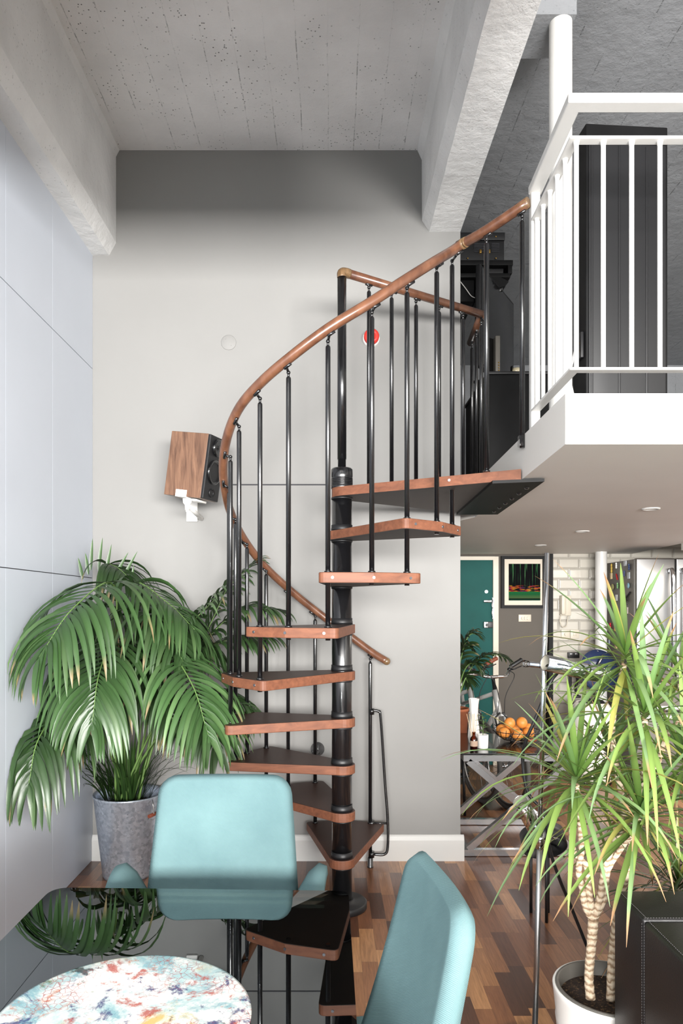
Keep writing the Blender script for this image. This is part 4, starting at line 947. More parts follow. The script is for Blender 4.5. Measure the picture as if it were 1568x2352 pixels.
# ------------------------------------------------------------------ turquoise chairs
def make_chair(name, loc, rz_, label, tilt=10, bh=0.56, wt=0.40, wb=0.48, seatz=0.45, lobe=0.25):
    t = empty(name, loc, label, 'chair', 'turquoise upholstered dining chairs')
    R_ = Matrix.Translation(loc) @ Matrix.Rotation(rz_, 4, 'Z')       # chair faces local -Y
    def shell(fn, nu, nv, th, mname, m='fabric'):
        fr_, bk = [], []
        pts = [[fn(u / nu, v / nv) for u in range(nu + 1)] for v in range(nv + 1)]
        nor = []
        for v in range(nv + 1):
            row = []
            for u in range(nu + 1):
                du = pts[v][min(u + 1, nu)] - pts[v][max(u - 1, 0)]; dv = pts[min(v + 1, nv)][u] - pts[max(v - 1, 0)][u]
                n_ = du.cross(dv); row.append(n_.normalized() if n_.length > 1e-9 else Vector((0, 1, 0)))
            nor.append(row)
        b = MB(); 
        A = [[R_ @ (pts[v][u] + nor[v][u] * th / 2) for u in range(nu + 1)] for v in range(nv + 1)]
        B2 = [[R_ @ (pts[v][u] - nor[v][u] * th / 2) for u in range(nu + 1)] for v in range(nv + 1)]
        b.grid(A); b.grid([list(reversed(r)) for r in B2])
        def edge(seqA, seqB):
            b.grid([seqA, seqB])
        loopA = A[0] + [A[v][nu] for v in range(1, nv + 1)] + list(reversed(A[nv][:-1])) + [A[v][0] for v in range(nv - 1, -1, -1)]
        loopB = B2[0] + [B2[v][nu] for v in range(1, nv + 1)] + list(reversed(B2[nv][:-1])) + [B2[v][0] for v in range(nv - 1, -1, -1)]
        cen = [(x + y) / 2 for x, y in zip(loopA, loopB)]
        n = len(cen); c0 = sum(cen, Vector()) / n
        midl = []
        for i in range(n):
            tg = cen[(i + 1) % n] - cen[i - 1]; nn = (loopA[i] - loopB[i]).normalized(); o_ = tg.cross(nn)
            if o_.length > 1e-9: o_.normalize()
            if o_.dot(cen[i] - c0) < 0: o_ = -o_
            midl.append(cen[i] + o_ * th * 0.38)
        b.grid([loopA, midl, loopB])
        o = b.build(mname, m, t)
        # weld
        bm = bmesh.new(); bm.from_mesh(o.data); bmesh.ops.remove_doubles(bm, verts=bm.verts, dist=0.0008); bmesh.ops.recalc_face_normals(bm, faces=bm.faces); bm.to_mesh(o.data); bm.free()
        for p in o.data.polygons: p.use_smooth = True
        return o
    tl = math.radians(tilt)
    def rr(u, v, hw0, hw1, H, rad0, rad1):
        """rounded trapezoid: map unit square"""
        z = v * H; w = hw0 + (hw1 - hw0) * v
        if H - z < rad1: k = (rad1 - (H - z)); w -= rad1 - math.sqrt(max(0, rad1 ** 2 - k ** 2))
        if z < rad0: k = rad0 - z; w -= rad0 - math.sqrt(max(0, rad0 ** 2 - k ** 2))
        return (u * 2 - 1) * w, z
    def vmap(v): return 0.5 - 0.5 * math.cos(PI * v)
    def back(u, v):
        x, z = rr(u, vmap(v), wb / 2, wt / 2, bh, 0.06, 0.045)
        y = 0.20 - 0.30 * x * x * 1.4 + math.sin(z / bh * PI * 0.9) * 0.01
        return Vector((x, y + math.tan(tl) * z, seatz - 0.01 + z))
    shell(back, 20, 26, 0.045, 'backrest')
    def seat(u, v):
        y = 0.22 - v * 0.50; w = 0.27 - 0.03 * v
        k = 0
        if v > 0.8: w -= 0.10 * (1 - math.sqrt(max(0, 1 - ((v - 0.8) / 0.2) ** 2)))
        x = (u * 2 - 1) * w
        lift = max(0, abs(u * 2 - 1) - 0.62) / 0.38; lift = lift * lift * (3 - 2 * lift) if lobe > 0.1 else lift
        z = seatz + 0.01 + lift * lobe * math.sqrt(max(0.0, 1 - ((v - 0.16) / 0.5) ** 2)) - 0.02 * v
        return Vector((x * (1 + lift * 0.2), y, z))
    shell(seat, 26, 18, 0.045, 'seat')
    b = MB()
    for s in (-1, 1): b.tube([R_ @ Vector((s * 0.12, 0.16, seatz - 0.02)), R_ @ Vector((s * 0.12, 0.235, seatz + 0.05)), R_ @ Vector((s * 0.12, 0.27 , seatz + 0.14))], 0.009, 8)
    b.build('back_bracket', 'blackmetal', t)
    b = MB(); b.tube([R_ @ Vector((0, -0.02, 0.06)), R_ @ Vector((0, -0.02, seatz - 0.01))], 0.026, 16); b.build('swivel_column', 'chrome', t)
    for k in range(4):
        a = PI / 4 + k * PI / 2
        MB().tube([R_ @ Vector((0, -0.02, 0.075)), R_ @ Vector((0.27 * math.cos(a), -0.02 + 0.27 * math.sin(a), 0.022))], [0.019, 0.012], 10).build('leg', 'chrome', t)
    return t
make_chair('dining_chair', Vector(((520 - CX) / F * 2.32, 2.02, 0)), math.radians(0), 'turquoise fabric chair at the far end of the glass table, seen square on', bh=0.525)
make_chair('dining_chair', Vector((-0.097, 1.39, 0)), math.radians(-83), 'turquoise fabric chair beside the table edge, seen nearly side on', bh=0.53, tilt=14, wt=0.36, wb=0.44, lobe=0.04)

# ------------------------------------------------------------------ black leather sofa
sx, sy = 0.822, 2.015; sz = EYE - 653 / F * sy
so = empty('leather_sofa', (sx + 0.5, 1.5, 0), 'black leather sofa with grey top stitching, seen at its back corner', 'sofa')
b = MB(); b.rbox((sx, sy - 0.185, 0.04), (sx + 1.9, sy, sz), 0.008); b.build('backrest', 'leather', so)
b = MB(); b.rbox((sx, 0.95, 0.04), (sx + 0.2, sy - 0.187, sz - 0.003), 0.012); b.build('armrest', 'leather', so)
b = MB(); b.rbox((sx + 0.205, 0.97, 0.12), (sx + 1.7, sy - 0.19, sz - 0.25), 0.03); b.build('seat_cushion', 'leather', so)
b = MB(); q = sy - 0.186
def stitch(b, a, c, n):
    a, c = Vector(a), Vector(c)
    for i in range(n): 
        s0 = a.lerp(c, i / n); s1 = a.lerp(c, (i + 0.6) / n); b.tube([s0, s1], 0.0008, 4)
stitch(b, (sx + 0.006, q + 0.006, sz + 0.0005), (sx + 0.9, q + 0.006, sz + 0.0005), 120); stitch(b, (sx + 0.012, 0.96, sz - 0.0025), (sx + 0.012, q, sz - 0.0025), 110)
stitch(b, (sx + 0.012, q, sz + 0.0005), (sx + 0.012, sy - 0.01, sz + 0.0005), 26)
stitch(b, (sx - 0.0005, q + 0.006, 0.05), (sx - 0.0005, q + 0.006, sz - 0.01), 90); stitch(b, (sx - 0.0005, q - 0.008, 0.05), (sx - 0.0005, q - 0.008, sz - 0.01), 90)
b.build('top_stitching', 'stitch', so)

# ------------------------------------------------------------------ dracaena in the white pot
DX, DY = 0.896, 2.225
pot = empty('white_planter', (DX, DY, 0), 'white round planter with dark inner pot behind the black sofa', 'plant pot')
b = MB(); b.lathe([(0.0001, 0.0), (0.13, 0.0), (0.142, 0.01), (0.168, 0.21), (0.1685, 0.215), (0.1665, 0.222), (0.175, 0.30), (0.177, 0.316), (0.174, 0.322), (0.168, 0.320), (0.166, 0.30)], 64, c=(DX, DY, 0)); b.build('outer_pot', 'white_plastic', pot)
b = MB(); b.lathe([(0.168, 0.316), (0.166, 0.325), (0.157, 0.323), (0.152, 0.26)], 64, c=(DX, DY, 0)); b.build('inner_pot', 'steeldark', pot)
dr = empty('dracaena', (DX, DY, 0.28), 'branching dracaena with strappy light green leaves growing in the white planter', 'plant')
b = MB(); b.lathe([(0.0001, 0.292), (0.06, 0.29), (0.153, 0.28)], 40, c=(DX, DY, 0)); b.build('soil', 'soil', dr)
def stem(root, pts, rads, name='stem'):
    b = MB(); P = catmull(pts, 7); n = len(P); m = len(rads)
    rs = []
    for i in range(n):
        f = i / (n - 1) * (m - 1); j = min(int(f), m - 2); r = rads[j] + (rads[j + 1] - rads[j]) * (f - j)
        rs.append(r * (1 + 0.05 * math.sin(i * 2.1)))
    b.tube(P, rs, 12); b.build(name, 'bark', root)
S = lambda px, py, Y=2.24: at(px, py, Y)
base1 = S(1356, 2296, 2.22)
fork = S(1362, 2112)
stem(dr, [base1, S(1352, 2240), S(1358, 2170), fork], [0.0155, 0.0145, 0.015, 0.017], 'trunk')
base2 = S(1402, 2300, 2.2); 
stem(dr, [base2, S(1406, 2200, 2.23), S(1420, 2080, 2.26), S(1438, 2000, 2.28), S(1450, 1940, 2.30)], [0.014, 0.014, 0.013, 0.014, 0.012], 'trunk')
rosC = [(1324, 1800, 2.18), (1436, 1516, 2.2), (1480, 1652, 2.12), (1470, 1880, 2.14), (1560, 1560, 2.4), (1575, 1760, 2.2), (1400, 1740, 2.5)]
stem(dr, [fork, S(1345, 2085), S(1336, 2040), S(1328, 2000), S(1335, 1950, 2.22), S(1330, 1870, 2.2), S(1324, 1802, 2.18)], [0.012, 0.011, 0.010, 0.010, 0.009, 0.008])
stem(dr, [fork, S(1352, 2050), S(1346, 1990), S(1335, 1950), S(1318, 2000 - 30)][:3] + [S(1322, 1965), S(1312, 1930), S(1312, 1900)], [0.011, 0.010, 0.009, 0.008])
stem(dr, [fork, S(1378, 2060), S(1390, 1990), S(1410, 1930), S(1432, 1880), S(1424, 1810), S(1412, 1745), S(1405, 1680), S(1415, 1600, 2.22), S(1434, 1525, 2.2)], [0.013, 0.012, 0.011, 0.011, 0.011, 0.011, 0.010, 0.009, 0.009])
stem(dr, [fork, S(1388, 2060), S(1395, 2000), S(1425, 1950), S(1470, 1886, 2.14)], [0.012, 0.010, 0.009, 0.008])
stem(dr, [S(1450, 1940, 2.3), S(1448, 1880, 2.28), S(1440, 1850, 2.28), S(1470, 1800, 2.26), S(1510, 1750, 2.26), S(1530, 1690, 2.28), S(1568, 1640, 2.32), S(1560, 1570, 2.4)], [0.012, 0.011, 0.011, 0.011, 0.010, 0.010, 0.009, 0.008])
stem(dr, [S(1448, 1900, 2.28), S(1470, 1820, 2.24), S(1482, 1730, 2.2), S(1480, 1656, 2.12)], [0.011, 0.010, 0.010, 0.009])
def rosette(root, c, n, L_, w, seed, lo=-0.75, name='leaf_rosette', tone=1.0):
    rnd = random.Random(seed); b = MB(); c = Vector(c)
    for i in range(n):
        f = (i + 0.5) / n; a = i * 2.39996 + rnd.uniform(-.25, .25)
        z = lo + (0.98 - lo) * f ** 0.85; h = math.sqrt(max(0.02, 1 - min(1, z) ** 2))
        d = Vector((math.cos(a) * h, math.sin(a) * h, z)); Lx = L_ * rnd.uniform(0.75, 1.12) * (0.62 + 0.5 * h if z > 0.5 else 1.0)
        g = rnd.uniform(0.8, 1.2) * tone
        young = z > 0.6
        cA = lc((104, 132, 62) if not young else (88, 124, 56), g * 1.4); cB = lc((134, 158, 84) if rnd.random() < .6 else (128, 156, 112), g * 1.45)
        if rnd.random() < 0.08: cA, cB = lc((170, 176, 80)), lc((196, 186, 110))
        base = c + Vector((0, 0, 0.06 * (f - 0.5))) + d * 0.006
        dr_ = (0.2 if young else rnd.uniform(0.35, 1.05)) * (1.0 if z > -0.3 else 0.5)
        tmp = MB(); strap(tmp, base, d, Lx, w * rnd.uniform(0.8, 1.15), dr_, rnd, cA, cB, lc((206, 160, 118)) if rnd.random() < 0.5 else None, n=9, fold=0.3)
        if any(x > sx - 0.006 and y < sy + 0.006 and z_ < sz + 0.006 for x, y, z_ in tmp.v): continue   # leaf would run into the sofa
        b._add(tmp.v, tmp.f, 0, True, tmp.col)
    return b.build(name, 'leaf', root)
rosette(dr, S(*rosC[0]), 66, 0.42, 0.020, 31)
rosette(dr, S(*rosC[1]), 48, 0.40, 0.021, 32, lo=-0.8)
rosette(dr, S(*rosC[2]), 46, 0.44, 0.021, 33, lo=-0.85)
rosette(dr, S(*rosC[3]), 66, 0.40, 0.020, 34)
rosette(dr, S(*rosC[4]), 40, 0.36, 0.020, 35)
rosette(dr, S(*rosC[5]), 54, 0.38, 0.019, 36)
rosette(dr, S(*rosC[6]), 44, 0.34, 0.018, 37, tone=0.7)
# second, darker plant low behind the sofa
D2 = Vector((1.36, 2.42, 0.0))
p2 = empty('black_planter', D2, 'dark planter almost hidden behind the black sofa', 'plant pot')
b = MB(); b.lathe([(0.0001, 0.0), (0.13, 0.0), (0.17, 0.30), (0.16, 0.30), (0.155, 0.26), (0.0001, 0.26)], 40, c=D2); b.build('pot_body', 'blackplastic', p2)
d2 = empty('spiky_plant', D2 + Vector((0, 0, 0.26)), 'dense dark green spiky plant low behind the black sofa', 'plant')
b = MB(); b.tube([D2 + Vector((0, 0, 0.255)), D2 + Vector((0.0, 0, 0.72))], [0.02, 0.014], 10); b.build('trunk', 'bark', d2)
for i, (dx, dy, dz, nn) in enumerate(((0.0, 0, 0.72, 90), (-0.16, -0.02, 0.56, 80), (0.16, 0.03, 0.60, 80), (0.02, 0.05, 0.48, 80))):
    b = MB(); b.tube([D2 + Vector((0, 0, 0.3)), D2 + Vector((dx, dy, dz))], 0.009, 8); b.build('branch', 'bark', d2)
    rosette(d2, D2 + Vector((dx, dy, dz)), nn, 0.36, 0.013, 50 + i, lo=-0.6, tone=0.55)

# ------------------------------------------------------------------ tripod-head chrome floor lamp
LY = 2.4
lamp = empty('floor_lamp', (at(1228, 2376, LY).x, LY, 0), 'tall chrome floor lamp with cylindrical spotlight heads', 'floor lamp')
tp = at(1256, 1270, LY); bt = Vector((at(1227, 2376, LY).x, LY, 0.02))
md = tp.lerp(bt, 0.58)
MB().tube([tp, md], 0.0085, 20).build('upper_pole', 'chrome', lamp)
MB().tube([md, bt], 0.0098, 20).build('lower_pole', 'steel', lamp)
b = MB(); b.tube([md + Vector((0, 0, 0.03)), md + Vector((0, 0, -0.03))], 0.015, 16); b.build('pole_clamp', 'chrome', lamp)
MB().lathe([(0.0001, 0.0), (0.13, 0.0), (0.135, 0.006), (0.13, 0.018), (0.02, 0.024), (0.011, 0.03)], 48, c=(bt.x, bt.y, 0)).build('base', 'steel', lamp)
def head(a, c, r, nm='lamp_head'):
    a, c = Vector(a), Vector(c); L_ = (c - a).length; d = (c - a).normalized()
    q = Vector((0, 0, 1)).rotation_difference(d).to_matrix().to_4x4(); M = Matrix.Translation(a) @ q
    b = MB(); b.lathe([(r - 0.002, 0.02), (r - 0.0018, 0.0), (r, 0.0), (r, L_ - r * 0.8), (r * 0.92, L_ - r * 0.35), (r * 0.6, L_ - r * 0.05), (0.0001, L_)], 36, M=M); o = b.build(nm, 'chrome', lamp)
    b = MB(); b.lathe([(r - 0.002, 0.001), (r - 0.004, 0.06), (r * 0.7, 0.08), (0.0001, 0.085)], 32, M=M); b.tube([M @ Vector((0, 0, 0.085)), M @ Vector((0, 0, 0.03))], 0.012, 14); b.build('reflector', 'reflector', o)
    return o
head(at(1251, 1522, LY - 0.075), at(1388, 1552, LY - 0.02), 0.0275)
b = MB(); b.tube([at(1213, 1525, LY + 0.028), at(1400, 1548, LY + 0.028)], 0.0105, 16); b.build('lamp_arm', 'chrome', lamp)
b = MB(); b.tube([at(1202, 1524, LY + 0.028), at(1213, 1525, LY + 0.028)], 0.012, 16); b.build('arm_end_cap', 'clear', lamp)
q = at(1249, 1530, LY); b = MB(); b.tube([q + Vector((0, 0.03, 0)), q + Vector((0, -0.05, 0))], 0.012, 14); b.tube([at(1388, 1548, LY - 0.02), at(1400, 1549, LY + 0.02)], 0.014, 12); b.build('pivot', 'chrome', lamp)
head(at(1196, 1843, LY - 0.06), at(1234, 1915, LY + 0.10), 0.0262)
b = MB(); q = at(1241, 1905, LY + 0.02); b.tube([at(1241, 1905, LY), at(1232, 1908, LY + 0.06)], 0.011, 12); b.build('pivot', 'chrome', lamp)
# cable
b = MB(); b.tube(catmull([at(1280, 1545, 2.45), at(1262, 1570, 2.44), at(1232, 1645, 2.44), at(1208, 1700, 2.46), at(1200, 1745, 2.5), at(1212, 1820, 2.5), at(1250, 1870, 2.48), at(1262, 1950, 2.5), at(1285, 2020, 2.56), at(1312, 2085, 2.62)] + [Vector((1.02, 2.62, 0.12)), Vector((1.02, 2.5, 0.006))], 8), 0.0062, 10)
b.build('power_cable', 'cable', lamp)
# black hoop drum behind the lamp
hc = at(1246, 1926, 3.45)
hd = empty('wire_drum_stool', (hc.x, hc.y, 0), 'black open hoop with chrome struts on the floor behind the lamp pole', 'stool')
Mh = Matrix.Translation(hc) @ Matrix.Rotation(math.radians(-48), 4, 'X')
b = MB(); b.lathe([(0.105, -0.05), (0.108, -0.05), (0.108, 0.03), (0.105, 0.03), (0.105, -0.05)], 48, M=Mh); b.build('hoop', 'blackplastic', hd)
b = MB(); b.tube([Mh @ Vector((-0.104, 0, 0)), Mh @ Vector((0.0, 0.01, 0)), Mh @ Vector((0.08, 0.07, 0))], 0.006, 8); b.tube([Mh @ Vector((0.0, 0, 0)), Mh @ Vector((0.04, -0.09, -0.02))], 0.012, 10); b.build('strut', 'chrome', hd)
b = MB(); lowz = hc.z - 0.1
for a in (-0.5, 0.5, PI): 
    pp = Vector((hc.x + 0.09 * math.sin(a), hc.y + 0.06 * math.cos(a), 0)); b.tube([pp, pp + Vector((0, 0, max(0.03, hc.z - 0.03)))], 0.008, 8)
b.build('leg', 'blackplastic', hd)

# ------------------------------------------------------------------ chrome side table and what stands on it
cy0, cy1, cxa, cxb = 4.28, 4.93, 0.822, 1.52
ctz = EYE - 341 / F * cy0
ct = empty('console_table', ((cxa + cxb) / 2, (cy0 + cy1) / 2, 0), 'chrome cross braced side table with a black glass top', 'table')
b = MB(); b.rbox((cxa - 0.01, cy0 - 0.01, ctz - 0.003), (cxb + 0.01, cy1 + 0.01, ctz + 0.009), 0.003, smooth=False); b.build('tabletop', 'blackmetal', ct)
r = 0.019
for nm, y in (('front_frame', cy0), ('rear_frame', cy1)):
    b = MB(); yy0, yy1 = y - r, y + r
    if nm == 'front_frame': yy0, yy1 = y, y + 2 * r
    else: yy0, yy1 = y - 2 * r, y
    b.box((cxa, yy0, ctz - 0.042), (cxb, yy1, ctz - 0.004)); b.box((cxa, yy0, 0.004), (cxb, yy1, 0.042))
    for s in (0, 1):
        A = Vector((cxa + 0.03, 0, ctz - 0.042)) if s == 0 else Vector((cxa + 0.03, 0, 0.042)); B3 = Vector((cxb - 0.03, 0, 0.042)) if s == 0 else Vector((cxb - 0.03, 0, ctz - 0.042))
        d = (B3 - A).normalized(); n_ = Vector((-d.z, 0, d.x)) * r
        off = 0.0 if s == 0 else 0.0008
        vs = [A + n_, A - n_, B3 - n_, B3 + n_]
        vv = [Vector((p.x, yy0 + off, p.z)) for p in vs] + [Vector((p.x, yy1 - off, p.z)) for p in vs]
        b._add(vv, [(0, 1, 2, 3), (7, 6, 5, 4), (0, 4, 5, 1), (1, 5, 6, 2), (2, 6, 7, 3), (3, 7, 4, 0)])
    b.build(nm, 'satinchrome', ct)
b = MB()
for x in (cxa, cxb - 2 * r): b.box((x, cy0 + 2 * r, ctz - 0.042), (x + 2 * r, cy1 - 2 * r, ctz - 0.004)); b.box((x, cy0 + 2 * r, 0.004), (x + 2 * r, cy1 - 2 * r, 0.042))
b.build('side_rail', 'satinchrome', ct)
CT = ctz + 0.0095
def on(px, py):
    Y = (EYE - CT) * F / (py - CY); return Vector(((px - CX) / F * Y, Y, CT))
# faceted white vase
v = on(1088, 1706); b = MB(); s_ = F / v.y
prof = [(0.0001, 0.0), (0.032, 0.0), (0.040, 0.04), (0.036, 0.10), (0.026, 0.17), (0.030, 0.25), (0.036, 0.292), (0.032, 0.292), (0.026, 0.25), (0.0001, 0.2)]
b.lathe(prof, 8, c=v, smooth=False); tag(b.build('faceted_vase', 'white_plastic', loc=v), 'tall faceted white vase at the left end of the side table', 'vase')
v = on(1088, 1722)
t = empty('reed_diffuser', v, 'amber glass bottle diffuser with pale reeds and a paper label', 'diffuser')
b = MB(); b.lathe([(0.0001, 0), (0.022, 0), (0.0235, 0.003), (0.0235, 0.068), (0.018, 0.08), (0.010, 0.088), (0.010, 0.104), (0.0105, 0.104), (0.0105, 0.112), (0.008, 0.112)], 28, c=v); bo = b.build('bottle', 'amber', t)
b = MB(); b.lathe([(0.0001, 0.003), (0.0215, 0.003), (0.0215, 0.035), (0.0001, 0.035)], 24, c=v); b.build('oil', 'liquid', t)
b = MB(); b.lathe([(0.0239, 0.024), (0.0239, 0.058)], 28, c=v); b.build('label_band', 'paper', t)
for (dx, dy) in ((-0.045, 0.0), (-0.028, 0.01), (-0.01, -0.005), (0.004, 0.012), (0.02, -0.004)):
    MB().tube([v + Vector((0, 0, 0.02)), v + Vector((dx, dy, 0.225))], 0.0016, 6).build('reed', 'reed', t)
v = on(1108.5, 1718)
b = MB(); b.lathe([(0.0001, 0), (0.031, 0), (0.033, 0.004), (0.035, 0.086), (0.032, 0.086), (0.031, 0.07), (0.0001, 0.07)], 36, c=v); tag(b.build('ceramic_pot', 'white_plastic', loc=v), 'small white cylindrical pot beside the amber bottle', 'plant pot')
t = empty('small_succulent', v + Vector((0, 0, 0.07)), 'small leafy sprig growing in the white cylindrical pot', 'plant')
b = MB(); b.tube([v + Vector((0, 0, 0.07)), v + Vector((0.004, 0, 0.17)), v + Vector((-0.006, 0, 0.21))], 0.002, 6); b.col = [lc((90, 100, 60))] * len(b.v); b.build('stem', 'rachis', t)
b = MB(); rnd = random.Random(9)
for i in range(12):
    z = 0.09 + 0.011 * i; a = i * 2.2
    strap(b, v + Vector((0, 0, z)), Vector((math.cos(a), math.sin(a), 0.5)), 0.055 if i < 8 else 0.04, 0.032, 0.6, rnd, lc((100, 138, 84)), lc((130, 156, 100)), None, n=5)
b.build('leaves', 'leaf', t)
# wire bowl with oranges
v = on(1186, 1704)
t = empty('wire_fruit_bowl', v, 'black and chrome wire bowl holding oranges on the side table', 'bowl')
b = MB()
for k, (rr_, z) in enumerate(((0.045, 0.006), (0.09, 0.02), (0.128, 0.045), (0.155, 0.078))):
    b.tube([v + Vector((rr_ * math.cos(a), rr_ * math.sin(a), z)) for a in [2 * PI * i / 36 for i in range(36)]], 0.0022, 6, closed=True)
for i in range(22):
    a = 2 * PI * i / 22; a2 = a + 0.35
    b.tube([v + Vector((0.03 * math.cos(a), 0.03 * math.sin(a), 0.004)), v + Vector((0.09 * math.cos(a), 0.09 * math.sin(a), 0.02)), v + Vector((0.128 * math.cos((a + a2) / 2), 0.128 * math.sin((a + a2) / 2), 0.045)), v + Vector((0.17 * math.cos(a2), 0.17 * math.sin(a2), 0.096))], 0.0022, 6)
b.build('wire_basket', 'blackmetal', t)
OR = 0.0385
ors = [(-0.09, -0.03, 0.066, 'orange at the bowl rim closest to the white pot'), (-0.01, -0.062, 0.058, 'orange low at the front middle of the wire bowl'), (0.068, -0.037, 0.064, 'orange low at the front beneath the lamp cable'),
       (0.088, 0.045, 0.078, 'orange at the far rim of the bowl nearest the lamp pole'), (-0.046, 0.0, 0.124, 'orange on top of the pile above the white pot side'), (0.036, 0.008, 0.126, 'orange on top of the pile next to the lamp cable'),
       (-0.085, 0.055, 0.07, 'orange at the far side of the bowl behind the white pot side'), (0.002, 0.066, 0.066, 'orange low at the back of the pile in the wire bowl')]
o0 = None
for i, (dx, dy, dz, lb) in enumerate(ors):
    c = v + Vector((dx, dy, dz))
    if o0 is None:
        b = MB(); b.sphere((0, 0, 0), OR, sc=(1, 1, 0.95), seg=28, rings=16); b.sphere((0, -OR * 0.98, 0), 0.003); o0 = b.build('orange', 'orange'); o = o0
    else: o = o0.copy(); C.objects.link(o)
    o.location = c; o.rotation_euler = (0.3 * i, 0.2 * i, i); tag(o, lb, 'orange', 'oranges in the wire bowl')
b = MB(); c = v + Vector((0.075, -0.085, 0.03)); b.sphere(c, 0.022, sc=(1.6, 0.8, 0.7)); tag(b.build('dried_fruit', 'redleather', loc=c), 'reddish brown dried fruit lying low in the front of the wire bowl', 'fruit')

# ------------------------------------------------------------------ palm in the hall
q = Vector((0.905, 5.07, 0)); 
t = empty('plant_stand', q, 'black plant stand half hidden by the wall corner', 'plant stand')
b = MB(); b.lathe([(0.0001, 0.47), (0.105, 0.47), (0.105, 0.50), (0.0001, 0.50)], 32, c=q); b.build('stand_top', 'blackplastic', t)
for k in range(3):
    a = 2 * PI * k / 3 + 0.5; MB().tube([q + Vector((0.08 * math.cos(a), 0.08 * math.sin(a), 0.47)), q + Vector((0.10 * math.cos(a), 0.10 * math.sin(a), 0))], 0.01, 8).build('leg', 'blackplastic', t)
b = MB(); b.lathe([(0.0001, 0.5), (0.085, 0.5), (0.102, 0.78), (0.106, 0.78), (0.106, 0.80), (0.098, 0.80), (0.094, 0.75), (0.0001, 0.75)], 40, c=q); tag(b.build('terracotta_pot', 'terracotta', loc=q), 'terracotta pot on the black plant stand beside the wall corner', 'plant pot')
hp = empty('hall_palm', q + Vector((0, 0, 0.75)), 'small dark leaved palm in front of the teal door', 'palm')
for i, (dx, dy, dz, ex, ey, ez) in enumerate(((0.12, 0.0, 0.56, 0.40, 0.05, 0.40), (0.06, -0.05, 0.5, 0.16, -0.1, 0.34), (0.06, 0.05, 0.66, 0.16, 0.0, 0.58), (0.04, 0.05, 0.42, 0.12, 0.1, 0.22), (0.02, 0.1, 0.6, 0.14, 0.1, 0.48))):
    A = q + Vector((0, 0, 0.75)); frond(hp, A, A + Vector((dx, dy, dz)), A + Vector((ex, ey, ez)), 14, 0.20, 0.026, 0.6, 70 + i, start=0.42, spread=0.9, dark=0.55)

